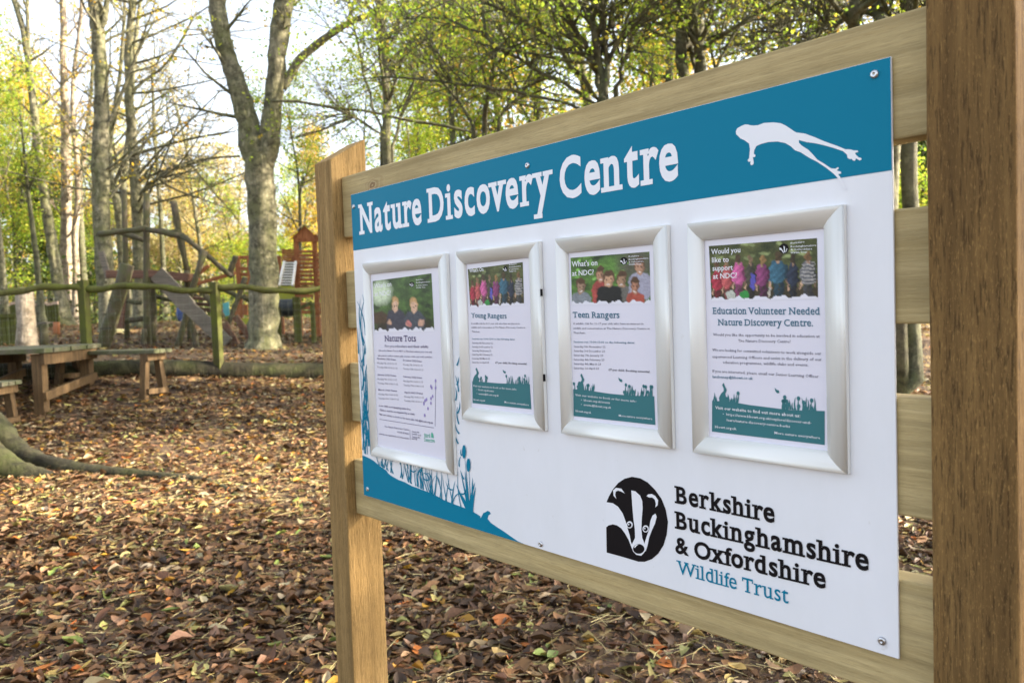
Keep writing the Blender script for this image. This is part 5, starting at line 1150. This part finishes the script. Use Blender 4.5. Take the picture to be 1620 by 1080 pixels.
# dark tunnel with posts
blackpl = plain('black_plastic', (.022, .028, .028), .45)
tu = empty('crawl_tunnel', gpt(455, 13.9), label='short black plastic tunnel standing on green posts below the white ramp', cat='tunnel')
P = [at(437, 487, 13.9), at(446, 487, 13.85), at(456, 487, 13.8), at(466, 486, 13.75)]; mb = MB(); ro, ri, n = .155, .13, 18
V = []; 
for p in P:
    for rr_ in (ro, ri):
        for k_ in range(n): V.append(p+np.array([0, math.cos(k_*2*math.pi/n)*rr_, math.sin(k_*2*math.pi/n)*rr_]))
Fc = []
for i in range(len(P)-1):
    for j in range(n):
        Fc.append((i*2*n+j, (i+1)*2*n+j, (i+1)*2*n+(j+1) % n, i*2*n+(j+1) % n)); Fc.append((i*2*n+n+j, i*2*n+n+(j+1) % n, (i+1)*2*n+n+(j+1) % n, (i+1)*2*n+n+j))
for i in (0, len(P)-1):
    for j in range(n): Fc.append((i*2*n+j, i*2*n+(j+1) % n, i*2*n+n+(j+1) % n, i*2*n+n+j))
mb.add(V, Fc).build('tube', blackpl, tu, True, world=True)
for (x_, y0, w_) in ((469, 470, .11), (494, 478, .07), (440, 486, .07)):
    a = at(x_, y0, 13.7); g = gpt(x_, 13.7); MB().beam((a[0], a[1], g[2]-.08), a, w_, w_, (0, 1, 0)).build('post', MT['fence'], tu, world=True)
MB().beam(at(467, 491, 13.7), at(494, 478, 13.7), .05, .06).build('arm', MT['fence'], tu, world=True)
# odds and ends at the back left
pf = empty('paling_fence', gpt(30, 22), label='low paling fence with pale scalloped tops at far left', cat='fence')
for k_ in range(44):
    x_ = -110+k_*4.7; g = gpt(x_, 22); top = at(x_, 484-3*abs(math.sin(k_*.7)), 22)
    MB().box(g[0]-.036, g[0]+.036, g[1]-.012, g[1]+.012, g[2]-.05, top[2]).build('pale', MT['fence'], pf, world=True)
    MB().box(g[0]-.039, g[0]+.039, g[1]-.02, g[1]+.016, top[2], top[2]+.075).build('pale_top', roofm, pf, world=True)
MB().beam(at(-112, 510, 22.05), at(95, 504, 22.05), .04, .09).build('rail', MT['fence'], pf, world=True)
cb = empty('slatted_box', gpt(5, 13), label='mossy slatted timber box at the left edge behind the fence', cat='compost box')
for k_ in range(7):
    x_ = -22+k_*7.5; g = gpt(x_, 13); top = at(x_, 499, 13); MB().box(g[0]-.034, g[0]+.034, g[1]-.014, g[1]+.014, g[2]-.05, top[2]-.03*(k_ % 2)).build('slat', MT['fence'], cb, world=True, bevel=.003)
    MB().box(g[0]-.034, g[0]+.034, g[1]+.48, g[1]+.51, g[2]-.05, top[2]).build('slat', MT['fence'], cb, world=True)
MB().beam(at(-25, 500, 13.0)-[0, .03, 0], at(26, 499, 13.0)-[0, .03, 0], .03, .06).build('top_rail', MT['fence'], cb, world=True)
MB().beam(at(26, 499, 13.0)-[0, .03, 0], at(26, 499, 13.0)+[0, .52, 0], .03, .06).build('top_rail', MT['fence'], cb, world=True)
st = empty('small_table', gpt(68, 13.2), label='small T-shaped wooden stand behind the birch trunk', cat='stand')
MB().beam(at(22, 515, 13.2), at(79, 510, 13.2), .20, .03).build('top', MT['plank'], st, world=True, bevel=.003)
a = at(68, 514, 13.2); g = gpt(68, 13.2); MB().tube([(a[0], a[1], g[2]-.1), (a[0]+.01, a[1], (g[2]+a[2])/2), a], .065, 9, True, .05, rng).build('post', MT['weathered'], st, True, world=True)
g = gpt(90, 17); sp_ = empty('marker_post', g, label='short orange-brown post at the foot of the leaning grey tree', cat='post')
MB().tube([g-[0, 0, .1], g+[0, 0, .1], g+[0.01, 0, .26]], [.075, .07, .065], 9, True, .05, rng).build('stub', MT['orange'], sp_, True, world=True)
# blue and white bundle on the leaves behind the frame
g = gpt(291, 16); bl = empty('cloth_bundle', g, label='blurred blue and white bundle on the leaves behind the leaning pole', cat='bundle')
for (px, py, w_, h_, c, nm) in ((284, 496, .055, .34, (.06, .10, .26), 'blue_cloth'), (293, 508, .08, .16, (.50, .54, .62), 'white_cloth'), (300, 496, .05, .12, (.08, .10, .26), 'blue_cloth')):
    c0 = at(px, py, 16); bm = bmesh.new(); bmesh.ops.create_icosphere(bm, subdivisions=2, radius=1)
    V = [(c0[0]+v.co.x*w_*(1+.15*math.sin(v.co.z*5+px)), c0[1]+v.co.y*.1, c0[2]+v.co.z*h_*.5) for v in bm.verts]; Fc = [tuple(v.index for v in f.verts) for f in bm.faces]; bm.free()
    MB().add(V, Fc).build(nm, plain(nm, c, .7), bl, True, world=True)
c0 = at(357, 489, 15.5); g = gpt(357, 15.5); tl = empty('teal_flag', g, label='small teal cloth hanging beyond the fence post', cat='cloth')
MB().hexa([c0+np.array(v) for v in ((-.05, 0, -.14), (.06, .02, -.12), (.05, .03, .14), (-.06, .01, .12), (-.05, .02, -.14), (.06, .04, -.12), (.05, .05, .14), (-.06, .03, .12))]).build('cloth', plain('teal_cloth', (.10, .36, .40), .7), tl, world=True)
